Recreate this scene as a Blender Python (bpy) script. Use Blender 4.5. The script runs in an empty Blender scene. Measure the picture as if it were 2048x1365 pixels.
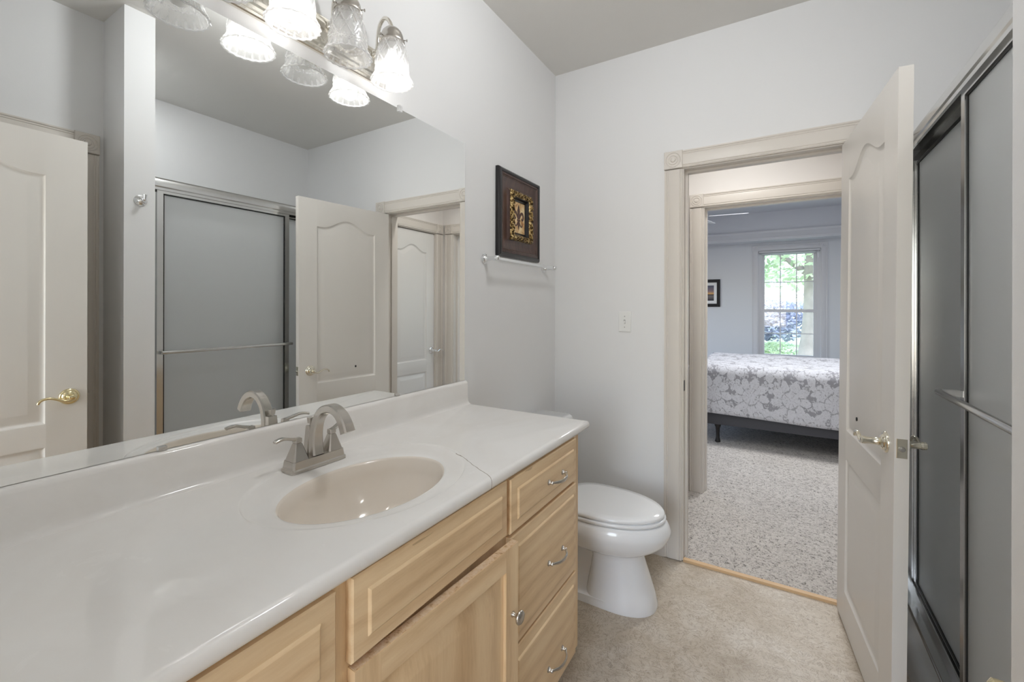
import bpy, bmesh, math, random
from mathutils import Vector, Matrix, noise
random.seed(7)
PI = math.pi
sc = bpy.context.scene
C = sc.collection

# ------------------------------------------------------------------ camera
cam_d = bpy.data.cameras.new('camera')
cam = bpy.data.objects.new('camera', cam_d)
C.objects.link(cam)
cam_d.sensor_width = 36.0
cam_d.lens = 879.42 / 2048 * 36
cam_d.shift_y = -67.46 / 2048
cam_d.clip_start = 0.02
cam_d.clip_end = 300
cam.matrix_world = Matrix.Translation((1.1658, 0.0, 1.3284)) @ Matrix.Rotation(0.544, 4, 'Z') @ Matrix.Rotation(PI / 2, 4, 'X') @ Matrix.Rotation(0.0023, 4, 'Z')
sc.camera = cam

# ------------------------------------------------------------------ colour management, world, lights
sc.view_settings.view_transform = 'Standard'
sc.view_settings.look = 'None'
sc.view_settings.exposure = 0.15
sc.view_settings.gamma = 1.0
sc.view_settings.use_curve_mapping = False
sc.cycles.use_denoising = True
sc.cycles.max_bounces = 14
sc.cycles.diffuse_bounces = 8
sc.cycles.glossy_bounces = 6
sc.cycles.transmission_bounces = 8
sc.cycles.transparent_max_bounces = 12
sc.cycles.sample_clamp_indirect = 6
sc.cycles.caustics_refractive = False

world = bpy.data.worlds.new('world')
sc.world = world
world.use_nodes = True
wn = world.node_tree
wn.nodes.clear()
sky = wn.nodes.new('ShaderNodeTexSky')
sky.sky_type = 'NISHITA'
sky.sun_disc = False
sky.sun_elevation = math.radians(50)
sky.sun_rotation = math.radians(200)
sky.air_density = 1.0
bg = wn.nodes.new('ShaderNodeBackground')
bg.inputs['Strength'].default_value = 1.0
wo = wn.nodes.new('ShaderNodeOutputWorld')
wn.links.new(sky.outputs[0], bg.inputs['Color'])
wn.links.new(bg.outputs[0], wo.inputs['Surface'])


def light(name, kind, loc, power, color=(1, 1, 1), size=0.3, size_y=None, rot=(0, 0, 0), spread=180):
    d = bpy.data.lights.new(name, kind)
    d.energy = power
    d.color = color
    if kind == 'AREA':
        d.size = size
        if size_y:
            d.shape = 'RECTANGLE'
            d.size_y = size_y
        else:
            d.shape = 'DISK'
        d.spread = math.radians(spread)
    elif kind == 'SUN':
        d.angle = size
    else:
        d.shadow_soft_size = size
    o = bpy.data.objects.new(name, d)
    o.location = loc
    o.rotation_euler = rot
    C.objects.link(o)
    return o


NEUT = (0.965, 0.985, 1.0)
light('sun', 'SUN', (6, 14, 12), 3.2, (1, 0.96, 0.9), 0.02, rot=(math.radians(40), 0, math.radians(110)))
light('bathroom_fill_light', 'POINT', (0.82, 1.18, 2.65), 14.5, NEUT, 0.09)  # added fill out of view, no fixture, evens out the bathroom
light('entry_fill_light', 'AREA', (1.05, -1.93, 1.35), 26, NEUT, 0.9, 1.5, (PI / 2, 0, 0))  # added fill at an invented entry window, shines in past the camera
light('shower_fill_light', 'AREA', (2.04, 1.035, 2.73), 3.2, NEUT, 0.15)  # added fill hidden by the wing wall, brightens the shower
light('hall_ceiling_lamp', 'AREA', (0.95, 2.78, 2.735), 5.2, (1.0, 0.985, 0.96), 0.2, spread=125)
light('bedroom_fill_light', 'AREA', (1.3, 5.0, 2.87), 49, (0.98, 0.99, 1.0), 0.5)  # added fill out of view, no fixture, lifts the dark bedroom
for nm, loc, sx, sy, rot in (('window_daylight', (1.31, 8.84, 1.4), 0.86, 1.75, (-PI / 2, 0, 0)),
                             ('added_side_window_portal', (-1.84, 6.6, 1.35), 1.5, 1.6, (0, -PI / 2, 0))):  # sky portal for the added, unseen side window
    p = light(nm, 'AREA', loc, 10, (1, 1, 1), sx, sy, rot)
    p.data.cycles.is_portal = True

# ------------------------------------------------------------------ helpers
_org = {}


def worg(o):
    v = Vector((0, 0, 0))
    while o is not None:
        v += Vector(o.location)
        o = o.parent
    return v


def tag(o, label=None, cat=None, group=None, kind=None):
    if label: o['label'] = label
    if cat: o['category'] = cat
    if group: o['group'] = group
    if kind: o['kind'] = kind
    return o


def thing(name, label, cat, loc=(0, 0, 0), rotz=0, group=None, kind=None):
    o = bpy.data.objects.new(name, None)
    o.empty_display_size = 0.05
    o.location = loc
    o.rotation_euler = (0, 0, rotz)
    C.objects.link(o)
    return tag(o, label, cat, group, kind)


def obj(name, bm, mats, parent=None, smooth=None, local=False, bevel=None, seg=2, recalc=True):
    """link a bmesh as ONE mesh object; geometry is given in world space unless local"""
    if bevel:
        ed = [e for e in bm.edges if len(e.link_faces) == 2 and e.calc_face_angle(0) > 0.5]
        bmesh.ops.bevel(bm, geom=ed, offset=bevel, segments=seg, profile=0.6, affect='EDGES', clamp_overlap=True)
    if recalc:
        bmesh.ops.recalc_face_normals(bm, faces=bm.faces)
    me = bpy.data.meshes.new(name)
    if parent is not None and not local:
        off = worg(parent)
        for v in bm.verts:
            v.co -= off
    bm.to_mesh(me)
    bm.free()
    if not isinstance(mats, (list, tuple)):
        mats = [mats]
    for m in mats:
        me.materials.append(m)
    if smooth is None and bevel:
        smooth = 40
    if smooth:
        me.shade_smooth()
        me.set_sharp_from_angle(angle=math.radians(smooth))
    o = bpy.data.objects.new(name, me)
    C.objects.link(o)
    if parent is not None:
        o.parent = parent
    return o


def struct(name, bm, mats, label, cat, smooth=None, bevel=None, parent=None):
    o = obj(name, bm, mats, parent, smooth, bevel=bevel)
    if parent is None:
        tag(o, label, cat, kind='structure')
    return o


def new():
    return bmesh.new()


def box(bm, x0, x1, y0, y1, z0, z1, mi=0):
    vs = [bm.verts.new(p) for p in ((x0, y0, z0), (x1, y0, z0), (x1, y1, z0), (x0, y1, z0), (x0, y0, z1), (x1, y0, z1), (x1, y1, z1), (x0, y1, z1))]
    fs = []
    for q in ((3, 2, 1, 0), (4, 5, 6, 7), (0, 1, 5, 4), (1, 2, 6, 5), (2, 3, 7, 6), (3, 0, 4, 7)):
        f = bm.faces.new([vs[i] for i in q])
        f.material_index = mi
        fs.append(f)
    return vs


def loft(bm, rings, cap0=True, cap1=True, closed=True, mi=0):
    R = [[bm.verts.new(p) for p in r] for r in rings]
    n = len(R[0])
    for a, b in zip(R, R[1:]):
        for i in range(n if closed else n - 1):
            j = (i + 1) % n
            try:
                f = bm.faces.new((a[i], a[j], b[j], b[i]))
                f.material_index = mi
            except ValueError:
                pass
    if cap0:
        f = bm.faces.new(list(reversed(R[0]))); f.material_index = mi
    if cap1:
        f = bm.faces.new(R[-1]); f.material_index = mi
    return R


def frame_axes(axis):
    if axis == 'z': return Vector((1, 0, 0)), Vector((0, 1, 0)), Vector((0, 0, 1))
    if axis == 'x': return Vector((0, 1, 0)), Vector((0, 0, 1)), Vector((1, 0, 0))
    if axis == '-x': return Vector((0, 0, 1)), Vector((0, 1, 0)), Vector((-1, 0, 0))
    if axis == 'y': return Vector((0, 0, 1)), Vector((1, 0, 0)), Vector((0, 1, 0))
    if axis == '-y': return Vector((1, 0, 0)), Vector((0, 0, 1)), Vector((0, -1, 0))
    w = Vector(axis).normalized()
    u = w.orthogonal().normalized()
    return u, w.cross(u), w


def lathe(bm, prof, c, axis='z', n=32, mod=None, cap0=True, cap1=True):
    u, v, w = frame_axes(axis)
    c = Vector(c)
    rings = []
    for k, (r, h) in enumerate(prof):
        ring = []
        for i in range(n):
            t = 2 * PI * i / n
            rr = r + (mod(t, k, h) if mod else 0)
            ring.append(c + u * (rr * math.cos(t)) + v * (rr * math.sin(t)) + w * h)
        rings.append(ring)
    return loft(bm, rings, cap0, cap1)


def tube(bm, pts, rad, n=12, flat=None, up=None, cap=True):
    """sweep along pts; rad scalar or list; flat = list of (ru, rv) pairs"""
    pts = [Vector(p) for p in pts]
    m = len(pts)
    if not isinstance(rad, (list, tuple)):
        rad = [rad] * m
    T = []
    for i in range(m):
        a = pts[max(i - 1, 0)]; b = pts[min(i + 1, m - 1)]
        T.append((b - a).normalized())
    u = Vector(up) if up is not None else T[0].orthogonal()
    rings = []
    for i in range(m):
        u = (u - T[i] * u.dot(T[i])).normalized()
        v = T[i].cross(u)
        ru, rv = flat[i] if flat else (rad[i], rad[i])
        rings.append([pts[i] + u * (ru * math.cos(2 * PI * k / n)) + v * (rv * math.sin(2 * PI * k / n)) for k in range(n)])
    return loft(bm, rings, cap, cap)


def sweep_rect(bm, pts, sizes, up):
    """sweep a chamfered rectangle: sizes (half along up, half across)"""
    pts = [Vector(p) for p in pts]
    m = len(pts)
    rings = []
    u = Vector(up)
    for i in range(m):
        t = (pts[min(i + 1, m - 1)] - pts[max(i - 1, 0)]).normalized()
        uu = (u - t * u.dot(t)).normalized()
        v = t.cross(uu)
        a, b = sizes[i]
        k = 0.3 * min(a, b)
        ring = [(a, b - k), (a - k, b), (-a + k, b), (-a, b - k), (-a, -b + k), (-a + k, -b), (a - k, -b), (a, -b + k)]
        rings.append([pts[i] + uu * p + v * q for p, q in ring])
    return loft(bm, rings)


def smooth_path(pts, k=6):
    P = [Vector(p) for p in pts]
    out = []
    for i in range(len(P) - 1):
        p0 = P[max(i - 1, 0)]; p1 = P[i]; p2 = P[i + 1]; p3 = P[min(i + 2, len(P) - 1)]
        for j in range(k):
            t = j / k
            out.append(0.5 * ((2 * p1) + (p2 - p0) * t + (2 * p0 - 5 * p1 + 4 * p2 - p3) * t * t + (3 * p1 - p0 - 3 * p2 + p3) * t ** 3))
    out.append(P[-1])
    return out


def rect_loops(bm, to3, u0, u1, v0, v1, loops, fill=True, sub=1, back=False, mi=0, jig=None):
    """mitred rectangular loops: (inset, height) pairs"""
    rings = []
    for li, (d, h) in enumerate(loops):
        a0, a1, b0, b1 = u0 + d, u1 - d, v0 + d, v1 - d
        cs = [(a0, b0), (a1, b0), (a1, b1), (a0, b1)]
        ring = []
        for k in range(4):
            p, q = cs[k], cs[(k + 1) % 4]
            for s in range(sub):
                t = s / sub
                uu, vv = p[0] + (q[0] - p[0]) * t, p[1] + (q[1] - p[1]) * t
                hh = h + (jig(li, uu, vv, k) if jig else 0)
                ring.append(to3(uu, vv, hh))
        rings.append(ring)
    return loft(bm, rings, back, fill, mi=mi)


def extrude_profile(bm, prof, p0, p1, wdir, ndir, m0=0.0, m1=0.0):
    """profile (w, t) swept from p0 to p1; m0/m1 mitre slope along the path per unit w"""
    p0, p1, wdir, ndir = Vector(p0), Vector(p1), Vector(wdir), Vector(ndir)
    d = (p1 - p0).normalized()
    r0 = [p0 + wdir * w + ndir * t + d * (m0 * w) for w, t in prof]
    r1 = [p1 + wdir * w + ndir * t + d * (m1 * w) for w, t in prof]
    return loft(bm, [r0, r1])


# ------------------------------------------------------------------ materials
def lin(c):
    return tuple(((x / 255) / 12.92 if x / 255 <= 0.04045 else ((x / 255 + 0.055) / 1.055) ** 2.4) for x in c)


class NT:
    def __init__(s, name):
        s.m = bpy.data.materials.new(name)
        s.m.use_nodes = True
        s.t = s.m.node_tree
        s.t.nodes.clear()
        s.out = s.n('ShaderNodeOutputMaterial')

    def n(s, t, **k):
        nd = s.t.nodes.new(t)
        for a, b in k.items():
            setattr(nd, a, b)
        return nd

    def l(s, a, b):
        s.t.links.new(a, b)

    def set(s, inp, v):
        if hasattr(v, 'links') or hasattr(v, 'is_output'):
            s.l(v, inp)
        else:
            inp.default_value = v

    def math(s, op, a, b=None, c=None, clamp=False):
        nd = s.n('ShaderNodeMath', operation=op)
        nd.use_clamp = clamp
        s.set(nd.inputs[0], a)
        if b is not None: s.set(nd.inputs[1], b)
        if c is not None: s.set(nd.inputs[2], c)
        return nd.outputs[0]

    def coord(s, kind='Object', scale=(1, 1, 1), rot=(0, 0, 0)):
        tc = s.n('ShaderNodeTexCoord')
        mp = s.n('ShaderNodeMapping')
        mp.inputs['Scale'].default_value = scale
        mp.inputs['Rotation'].default_value = rot
        s.l(tc.outputs[kind], mp.inputs['Vector'])
        return mp.outputs[0]

    def noise(s, vec, scale, detail=4, rough=0.5, dist=0.0):
        nd = s.n('ShaderNodeTexNoise')
        s.l(vec, nd.inputs['Vector'])
        nd.inputs['Scale'].default_value = scale
        nd.inputs['Detail'].default_value = detail
        nd.inputs['Roughness'].default_value = rough
        nd.inputs['Distortion'].default_value = dist
        return nd.outputs['Fac']

    def ramp(s, fac, stops, interp='LINEAR'):
        nd = s.n('ShaderNodeValToRGB')
        nd.color_ramp.interpolation = interp
        el = nd.color_ramp.elements
        while len(el) < len(stops):
            el.new(0.5)
        for e, (p, c) in zip(el, stops):
            e.position = p
            e.color = (c[0], c[1], c[2], 1)
        s.l(fac, nd.inputs[0])
        return nd.outputs[0]

    def mix(s, fac, a, b, blend='MIX'):
        nd = s.n('ShaderNodeMix', data_type='RGBA', blend_type=blend)
        s.set(nd.inputs[0], fac)
        s.set(nd.inputs[6], a if not isinstance(a, tuple) else (*a[:3], 1))
        s.set(nd.inputs[7], b if not isinstance(b, tuple) else (*b[:3], 1))
        return nd.outputs[2]

    def bump(s, h, strength=0.2, dist=0.002):
        nd = s.n('ShaderNodeBump')
        nd.inputs['Strength'].default_value = strength
        nd.inputs['Distance'].default_value = dist
        s.l(h, nd.inputs['Height'])
        return nd.outputs[0]

    def bsdf(s, color=None, rough=0.5, metal=0.0, normal=None, spec=None, **k):
        b = s.n('ShaderNodeBsdfPrincipled')
        if color is not None:
            s.set(b.inputs['Base Color'], (*color[:3], 1) if isinstance(color, tuple) else color)
        s.set(b.inputs['Roughness'], rough)
        b.inputs['Metallic'].default_value = metal
        if spec is not None: b.inputs['Specular IOR Level'].default_value = spec
        if normal is not None: s.l(normal, b.inputs['Normal'])
        for a, v in k.items():
            b.inputs[a.replace('_', ' ')].default_value = v
        return b.outputs[0]

    def fin(s, sh):
        s.l(sh, s.out.inputs['Surface'])
        return s.m


def plain(name, color, rough=0.5, metal=0.0, bump=0, bscale=200, spec=None, var=0.0):
    t = NT(name)
    col = color
    nrm = None
    v = t.coord('Object')
    nz = t.noise(v, bscale, 3)
    if var:
        nz2 = t.noise(v, 3.0, 5)
        col = t.ramp(nz2, [(0.3, tuple(c * (1 - var) for c in color)), (0.7, tuple(min(1, c * (1 + var)) for c in color))])
    if bump:
        nrm = t.bump(nz, bump)
    else:
        rr = t.ramp(nz, [(0.3, (rough * 0.96,) * 3), (0.7, (min(1, rough * 1.04),) * 3)])
        return t.fin(t.bsdf(col, rr, metal, nrm, spec))
    return t.fin(t.bsdf(col, rough, metal, nrm, spec))


M = {}
M['wall'] = plain('wall_paint', lin((226, 226, 226)), 0.75, bump=0.08, bscale=260, spec=0.3)
M['ceil'] = plain('ceiling_paint', lin((222, 220, 216)), 0.9, bump=0.15, bscale=180, spec=0.1)
M['hallwall'] = plain('hall_wall_paint', lin((232, 229, 226)), 0.75, bump=0.08, bscale=260, spec=0.3)
M['bedwall'] = plain('bedroom_wall_paint', lin((214, 216, 220)), 0.8, bump=0.08, bscale=260, spec=0.3)
M['bedceil'] = plain('bedroom_ceiling_paint', lin((214, 215, 220)), 0.9, bump=0.1, bscale=200, spec=0.1)
M['trim'] = plain('trim_paint', lin((211, 205, 197)), 0.38)
M['bedtrim'] = plain('bedroom_trim_paint', lin((205, 205, 209)), 0.4, bump=0.03, bscale=90)
M['chrome'] = plain('chrome', (0.86, 0.87, 0.88), 0.08, 1.0)
M['alum'] = plain('polished_aluminium', (0.68, 0.68, 0.67), 0.2, 1.0)
M['nickel'] = plain('satin_nickel', (0.56, 0.53, 0.49), 0.24, 1.0)
M['polnick'] = plain('polished_nickel', (0.80, 0.77, 0.70), 0.14, 1.0)
M['brass'] = plain('polished_brass', (0.83, 0.72, 0.45), 0.13, 1.0)
M['palebrass'] = plain('pale_brass', (0.84, 0.80, 0.68), 0.14, 1.0)
M['porc'] = plain('porcelain', lin((236, 237, 238)), 0.12)
M['plastic'] = plain('white_plastic', lin((228, 228, 226)), 0.35)
M['black'] = plain('black_gasket', (0.012, 0.012, 0.012), 0.5)
M['darkmetal'] = plain('dark_metal', (0.03, 0.028, 0.028), 0.4, 0.6)
M['acrylic'] = plain('shower_pan_acrylic', lin((224, 224, 222)), 0.2)
M['paper'] = plain('tissue_paper', lin((238, 238, 236)), 0.9, bump=0.2, bscale=400)
M['steel'] = plain('steel_grey', (0.45, 0.44, 0.43), 0.35, 1.0)
M['pillow'] = plain('pillow_cotton', lin((225, 226, 230)), 0.9, bump=0.2, bscale=300)
M['fanwhite'] = plain('fan_white', lin((235, 236, 240)), 0.4)

# door paint with faint embossed grain
t = NT('door_paint')
v = t.coord('Object', (60, 60, 3))
g = t.noise(v, 4, 4, 0.6)
M['door'] = t.fin(t.bsdf(lin((221, 217, 211)), 0.36, 0, t.bump(g, 0.12, 0.001)))
# hall door, same paint (slightly whiter batch)
t = NT('hall_door_paint')
v = t.coord('Object', (60, 60, 3))
g = t.noise(v, 4, 4, 0.6)
M['halldoor'] = t.fin(t.bsdf(lin((222, 220, 217)), 0.36, 0, t.bump(g, 0.1, 0.001)))


def wood(name, axis):
    t = NT(name)
    sc_ = {'y': (9, 0.9, 9), 'z': (9, 9, 0.9), 'x': (0.9, 9, 9)}[axis]
    v = t.coord('Object', sc_)
    big = t.noise(v, 1.6, 3, 0.5, 0.6)
    fine = t.noise(t.coord('Object', tuple(a * 6 for a in sc_)), 3.0, 5, 0.65)
    wav = t.n('ShaderNodeTexWave', wave_type='RINGS', rings_direction={'y': 'Y', 'z': 'Z', 'x': 'X'}[axis])
    t.l(v, wav.inputs['Vector'])
    wav.inputs['Scale'].default_value = 0.9
    wav.inputs['Distortion'].default_value = 3.0
    wav.inputs['Detail'].default_value = 3
    f = t.math('ADD', t.math('MULTIPLY', big, 0.55), t.math('ADD', t.math('MULTIPLY', fine, 0.35), t.math('MULTIPLY', wav.outputs['Fac'], 0.16)))
    col = t.ramp(f, [(0.28, lin((201, 167, 126))), (0.5, lin((223, 193, 152))), (0.72, lin((234, 208, 169)))])
    streak = t.noise(t.coord('Object', tuple(a * 2.2 for a in sc_)), 2.4, 2)
    col = t.mix(t.math('MULTIPLY', t.math('GREATER_THAN', streak, 0.76), 0.35), col, lin((120, 84, 52)))
    return t.fin(t.bsdf(col, 0.4, 0, t.bump(fine, 0.08, 0.001)))


M['wood_y'] = wood('maple_grain_across', 'y')
M['wood_z'] = wood('maple_grain_upright', 'z')
M['oak'] = plain('oak_strip', lin((205, 172, 132)), 0.5, bump=0.1, bscale=60, var=0.12)

# worn, scuffed maple on the door top edge
t = NT('worn_wood_edge')
v = t.coord('Object', (1, 1, 1))
f = t.noise(v, 90, 5, 0.7)
M['worn'] = t.fin(t.bsdf(t.ramp(f, [(0.34, lin((170, 136, 102))), (0.43, lin((208, 178, 142))), (0.66, lin((222, 202, 178)))]), 0.8))

# mirror with a scatter of dust specks near its top
t = NT('mirror_silver')
gl = t.n('ShaderNodeBsdfGlossy')
gl.inputs['Color'].default_value = (0.915, 0.93, 0.925, 1)
gl.inputs['Roughness'].default_value = 0.0
df = t.n('ShaderNodeBsdfDiffuse')
df.inputs['Color'].default_value = (0.95, 0.95, 0.95, 1)
v = t.coord('Object')
vo = t.n('ShaderNodeTexVoronoi')
t.l(v, vo.inputs['Vector'])
vo.inputs['Scale'].default_value = 55
spot = t.math('LESS_THAN', vo.outputs['Distance'], 0.13)
rnd = t.n('ShaderNodeSeparateColor')
t.l(vo.outputs['Color'], rnd.inputs[0])
sp = t.math('MULTIPLY', spot, t.math('GREATER_THAN', rnd.outputs[0], 0.80))
xyz = t.n('ShaderNodeSeparateXYZ')
t.l(v, xyz.inputs[0])
sp = t.math('MULTIPLY', sp, t.math('GREATER_THAN', xyz.outputs[2], 0.78))
ms = t.n('ShaderNodeMixShader')
t.l(t.math('MULTIPLY', sp, 0.8), ms.inputs[0])
t.l(gl.outputs[0], ms.inputs[1])
t.l(df.outputs[0], ms.inputs[2])
M['mirror'] = t.fin(ms.outputs[0])

# cultured marble with the hairline crack at the bowl
t = NT('cultured_marble')
geo = t.n('ShaderNodeNewGeometry')
pos = geo.outputs['Position']
mp = t.n('ShaderNodeMapping')
t.l(pos, mp.inputs['Vector'])
n1 = t.noise(mp.outputs[0], 2.2, 6, 0.6, 1.2)
col = t.ramp(n1, [(0.35, lin((229, 226, 222))), (0.6, lin((234, 232, 229)))])
veins = t.noise(mp.outputs[0], 14, 4, 0.6, 1.5)
col = t.mix(t.math('MULTIPLY', t.math('GREATER_THAN', veins, 0.66), 0.25), col, lin((240, 238, 235)))
sx = t.n('ShaderNodeSeparateXYZ')
t.l(pos, sx.inputs[0])
ax, ay, bx_, by_ = 0.380, 0.990, 0.590, 0.876
L = math.hypot(bx_ - ax, by_ - ay)
dx, dy = (bx_ - ax) / L, (by_ - ay) / L
rx = t.math('SUBTRACT', sx.outputs[0], ax)
ry = t.math('SUBTRACT', sx.outputs[1], ay)
along = t.math('ADD', t.math('MULTIPLY', rx, dx), t.math('MULTIPLY', ry, dy))
across = t.math('SUBTRACT', t.math('MULTIPLY', rx, -dy), t.math('MULTIPLY', ry, -dx))
wob = t.math('MULTIPLY', t.math('SUBTRACT', t.noise(mp.outputs[0], 9, 3), 0.5), 0.022)
dist = t.math('ABSOLUTE', t.math('ADD', across, wob))
wid = t.math('MULTIPLY', t.math('ADD', t.noise(mp.outputs[0], 60, 2), 0.35), 0.0011)
line = t.math('MULTIPLY', t.math('LESS_THAN', dist, wid), t.math('GREATER_THAN', along, 0.0))
col = t.mix(t.math('MULTIPLY', line, 0.8), col, lin((128, 112, 96)))
smear = t.noise(mp.outputs[0], 5, 4, 0.6, 0.8)
rg = t.ramp(smear, [(0.35, (0.05,) * 3), (0.7, (0.14,) * 3)])
M['marble'] = t.fin(t.bsdf(col, rg, 0, None, 0.45))

# basin: same casting; the bowl's bounced-light beige is put into its colour
t = NT('basin_marble_bounce_tint')
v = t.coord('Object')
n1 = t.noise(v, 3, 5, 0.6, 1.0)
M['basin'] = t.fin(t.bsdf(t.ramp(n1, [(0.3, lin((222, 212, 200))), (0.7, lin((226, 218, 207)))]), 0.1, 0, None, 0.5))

# sheet vinyl floor
t = NT('sheet_vinyl')
v = t.coord('Object')
n1 = t.noise(v, 3.0, 6, 0.62, 0.6)
n2 = t.noise(v, 26, 6, 0.7, 1.4)
n3 = t.noise(v, 14, 5, 0.7, 3.0)
col = t.ramp(n1, [(0.34, lin((166, 152, 132))), (0.5, lin((191, 180, 164))), (0.66, lin((207, 200, 189)))])
col = t.mix(t.math('MULTIPLY', t.ramp(n2, [(0.42, (0, 0, 0)), (0.62, (1, 1, 1))]), 0.55), col, lin((168, 153, 134)))
vein = t.math('LESS_THAN', t.math('ABSOLUTE', t.math('SUBTRACT', n3, 0.5)), 0.012)
col = t.mix(t.math('MULTIPLY', vein, 0.7), col, lin((120, 102, 82)))
M['vinyl'] = t.fin(t.bsdf(col, 0.42, 0, t.bump(n2, 0.12, 0.001)))

# carpet
t = NT('frieze_carpet')
v = t.coord('Object', (1, 1, 1))
n1 = t.noise(v, 130, 3, 0.7)
n2 = t.noise(v, 62, 3, 0.6, 0.5)
n3 = t.noise(v, 2.5, 4, 0.5)
vw = t.n('ShaderNodeTexVoronoi')
t.l(v, vw.inputs['Vector'])
vw.inputs['Scale'].default_value = 110
f = t.math('ADD', t.math('MULTIPLY', n1, 0.55), t.math('MULTIPLY', n2, 0.45))
col = t.ramp(f, [(0.37, lin((70, 66, 62))), (0.44, lin((176, 171, 166))), (0.55, lin((212, 207, 202)))])
col = t.mix(0.35, col, t.ramp(n3, [(0.3, lin((205, 201, 197))), (0.7, lin((235, 233, 230)))]), 'MULTIPLY')
M['carpet'] = t.fin(t.bsdf(col, 0.95, 0, t.bump(t.math('ADD', f, t.math('MULTIPLY', vw.outputs['Distance'], 0.5)), 0.9, 0.008), 0.1))

# obscure shower glass
t = NT('obscure_shower_glass')
v = t.coord('Object')
nb = t.noise(v, 320, 2)
bn = t.bump(nb, 0.25, 0.001)
tr = t.n('ShaderNodeBsdfTranslucent'); tr.inputs['Color'].default_value = (0.95, 0.96, 0.96, 1)
di = t.n('ShaderNodeBsdfDiffuse'); di.inputs['Color'].default_value = (0.74, 0.75, 0.75, 1)
go = t.n('ShaderNodeBsdfGlossy'); go.inputs['Roughness'].default_value = 0.28; go.inputs['Color'].default_value = (0.9, 0.9, 0.9, 1)
tp = t.n('ShaderNodeBsdfTransparent'); tp.inputs['Color'].default_value = (0.85, 0.86, 0.86, 1)
t.l(bn, go.inputs['Normal']); t.l(bn, di.inputs['Normal'])
m1 = t.n('ShaderNodeMixShader'); m1.inputs[0].default_value = 0.3
t.l(tr.outputs[0], m1.inputs[1]); t.l(di.outputs[0], m1.inputs[2])
m2 = t.n('ShaderNodeMixShader'); m2.inputs[0].default_value = 0.14
t.l(m1.outputs[0], m2.inputs[1]); t.l(tp.outputs[0], m2.inputs[2])
fr = t.n('ShaderNodeFresnel'); fr.inputs['IOR'].default_value = 1.45
m3 = t.n('ShaderNodeMixShader')
t.l(t.math('MULTIPLY', fr.outputs[0], 0.6), m3.inputs[0])
t.l(m2.outputs[0], m3.inputs[1]); t.l(go.outputs[0], m3.inputs[2])
M['obscure'] = t.fin(m3.outputs[0])


def shade_glass(name):
    t = NT(name)
    tp = t.n('ShaderNodeBsdfTransparent'); tp.inputs['Color'].default_value = (0.99, 0.99, 0.99, 1)
    tr = t.n('ShaderNodeBsdfTranslucent'); tr.inputs['Color'].default_value = (0.95, 0.95, 0.95, 1)
    v = t.coord('Object')
    nb = t.bump(t.noise(v, 150, 2), 0.3, 0.001)
    go = t.n('ShaderNodeBsdfGlossy'); go.inputs['Roughness'].default_value = 0.08; go.inputs['Color'].default_value = (1, 1, 1, 1)
    di = t.n('ShaderNodeBsdfDiffuse'); di.inputs['Color'].default_value = (0.9, 0.9, 0.9, 1)
    t.l(nb, go.inputs['Normal'])
    lw = t.n('ShaderNodeLayerWeight'); lw.inputs['Blend'].default_value = 0.4
    geo_ = t.n('ShaderNodeNewGeometry')
    ridge = t.n('ShaderNodeMapRange')
    t.l(geo_.outputs['Pointiness'], ridge.inputs[0])
    ridge.inputs[1].default_value = 0.505; ridge.inputs[2].default_value = 0.56
    ridge.inputs[3].default_value = 0.0; ridge.inputs[4].default_value = 0.6
    a = t.n('ShaderNodeMixShader'); a.inputs[0].default_value = 0.5
    t.l(tr.outputs[0], a.inputs[1]); t.l(di.outputs[0], a.inputs[2])
    b = t.n('ShaderNodeMixShader')
    t.l(t.math('ADD', t.math('MULTIPLY_ADD', lw.outputs['Facing'], 0.30, 0.14), ridge.outputs[0], None, True), b.inputs[0])
    t.l(tp.outputs[0], b.inputs[1]); t.l(a.outputs[0], b.inputs[2])
    fr_ = t.n('ShaderNodeFresnel'); fr_.inputs['IOR'].default_value = 1.35
    t.l(nb, fr_.inputs['Normal'])
    c = t.n('ShaderNodeMixShader')
    t.l(t.math('MULTIPLY_ADD', fr_.outputs[0], 0.55, 0.02), c.inputs[0])
    t.l(b.outputs[0], c.inputs[1]); t.l(go.outputs[0], c.inputs[2])
    return t.fin(c.outputs[0])


M['shade'] = shade_glass('cut_glass_shade')


def emis(name, col, s):
    t = NT(name)
    e = t.n('ShaderNodeEmission')
    e.inputs['Color'].default_value = (*col, 1)
    e.inputs['Strength'].default_value = s
    return t.fin(e.outputs[0])


M['bulb_on'] = emis('lit_bulb', (1.0, 0.98, 0.95), 1.3)
M['bulb_off'] = plain('unlit_bulb', lin((232, 232, 230)), 0.25)

# window glass
t = NT('window_glass')
tp = t.n('ShaderNodeBsdfTransparent'); tp.inputs['Color'].default_value = (0.97, 0.98, 0.98, 1)
go = t.n('ShaderNodeBsdfGlossy'); go.inputs['Roughness'].default_value = 0.0
fr = t.n('ShaderNodeFresnel'); fr.inputs['IOR'].default_value = 1.45
m = t.n('ShaderNodeMixShader')
t.l(t.math('MULTIPLY', fr.outputs[0], 0.6), m.inputs[0])
t.l(tp.outputs[0], m.inputs[1]); t.l(go.outputs[0], m.inputs[2])
M['glass'] = t.fin(m.outputs[0])

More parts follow.
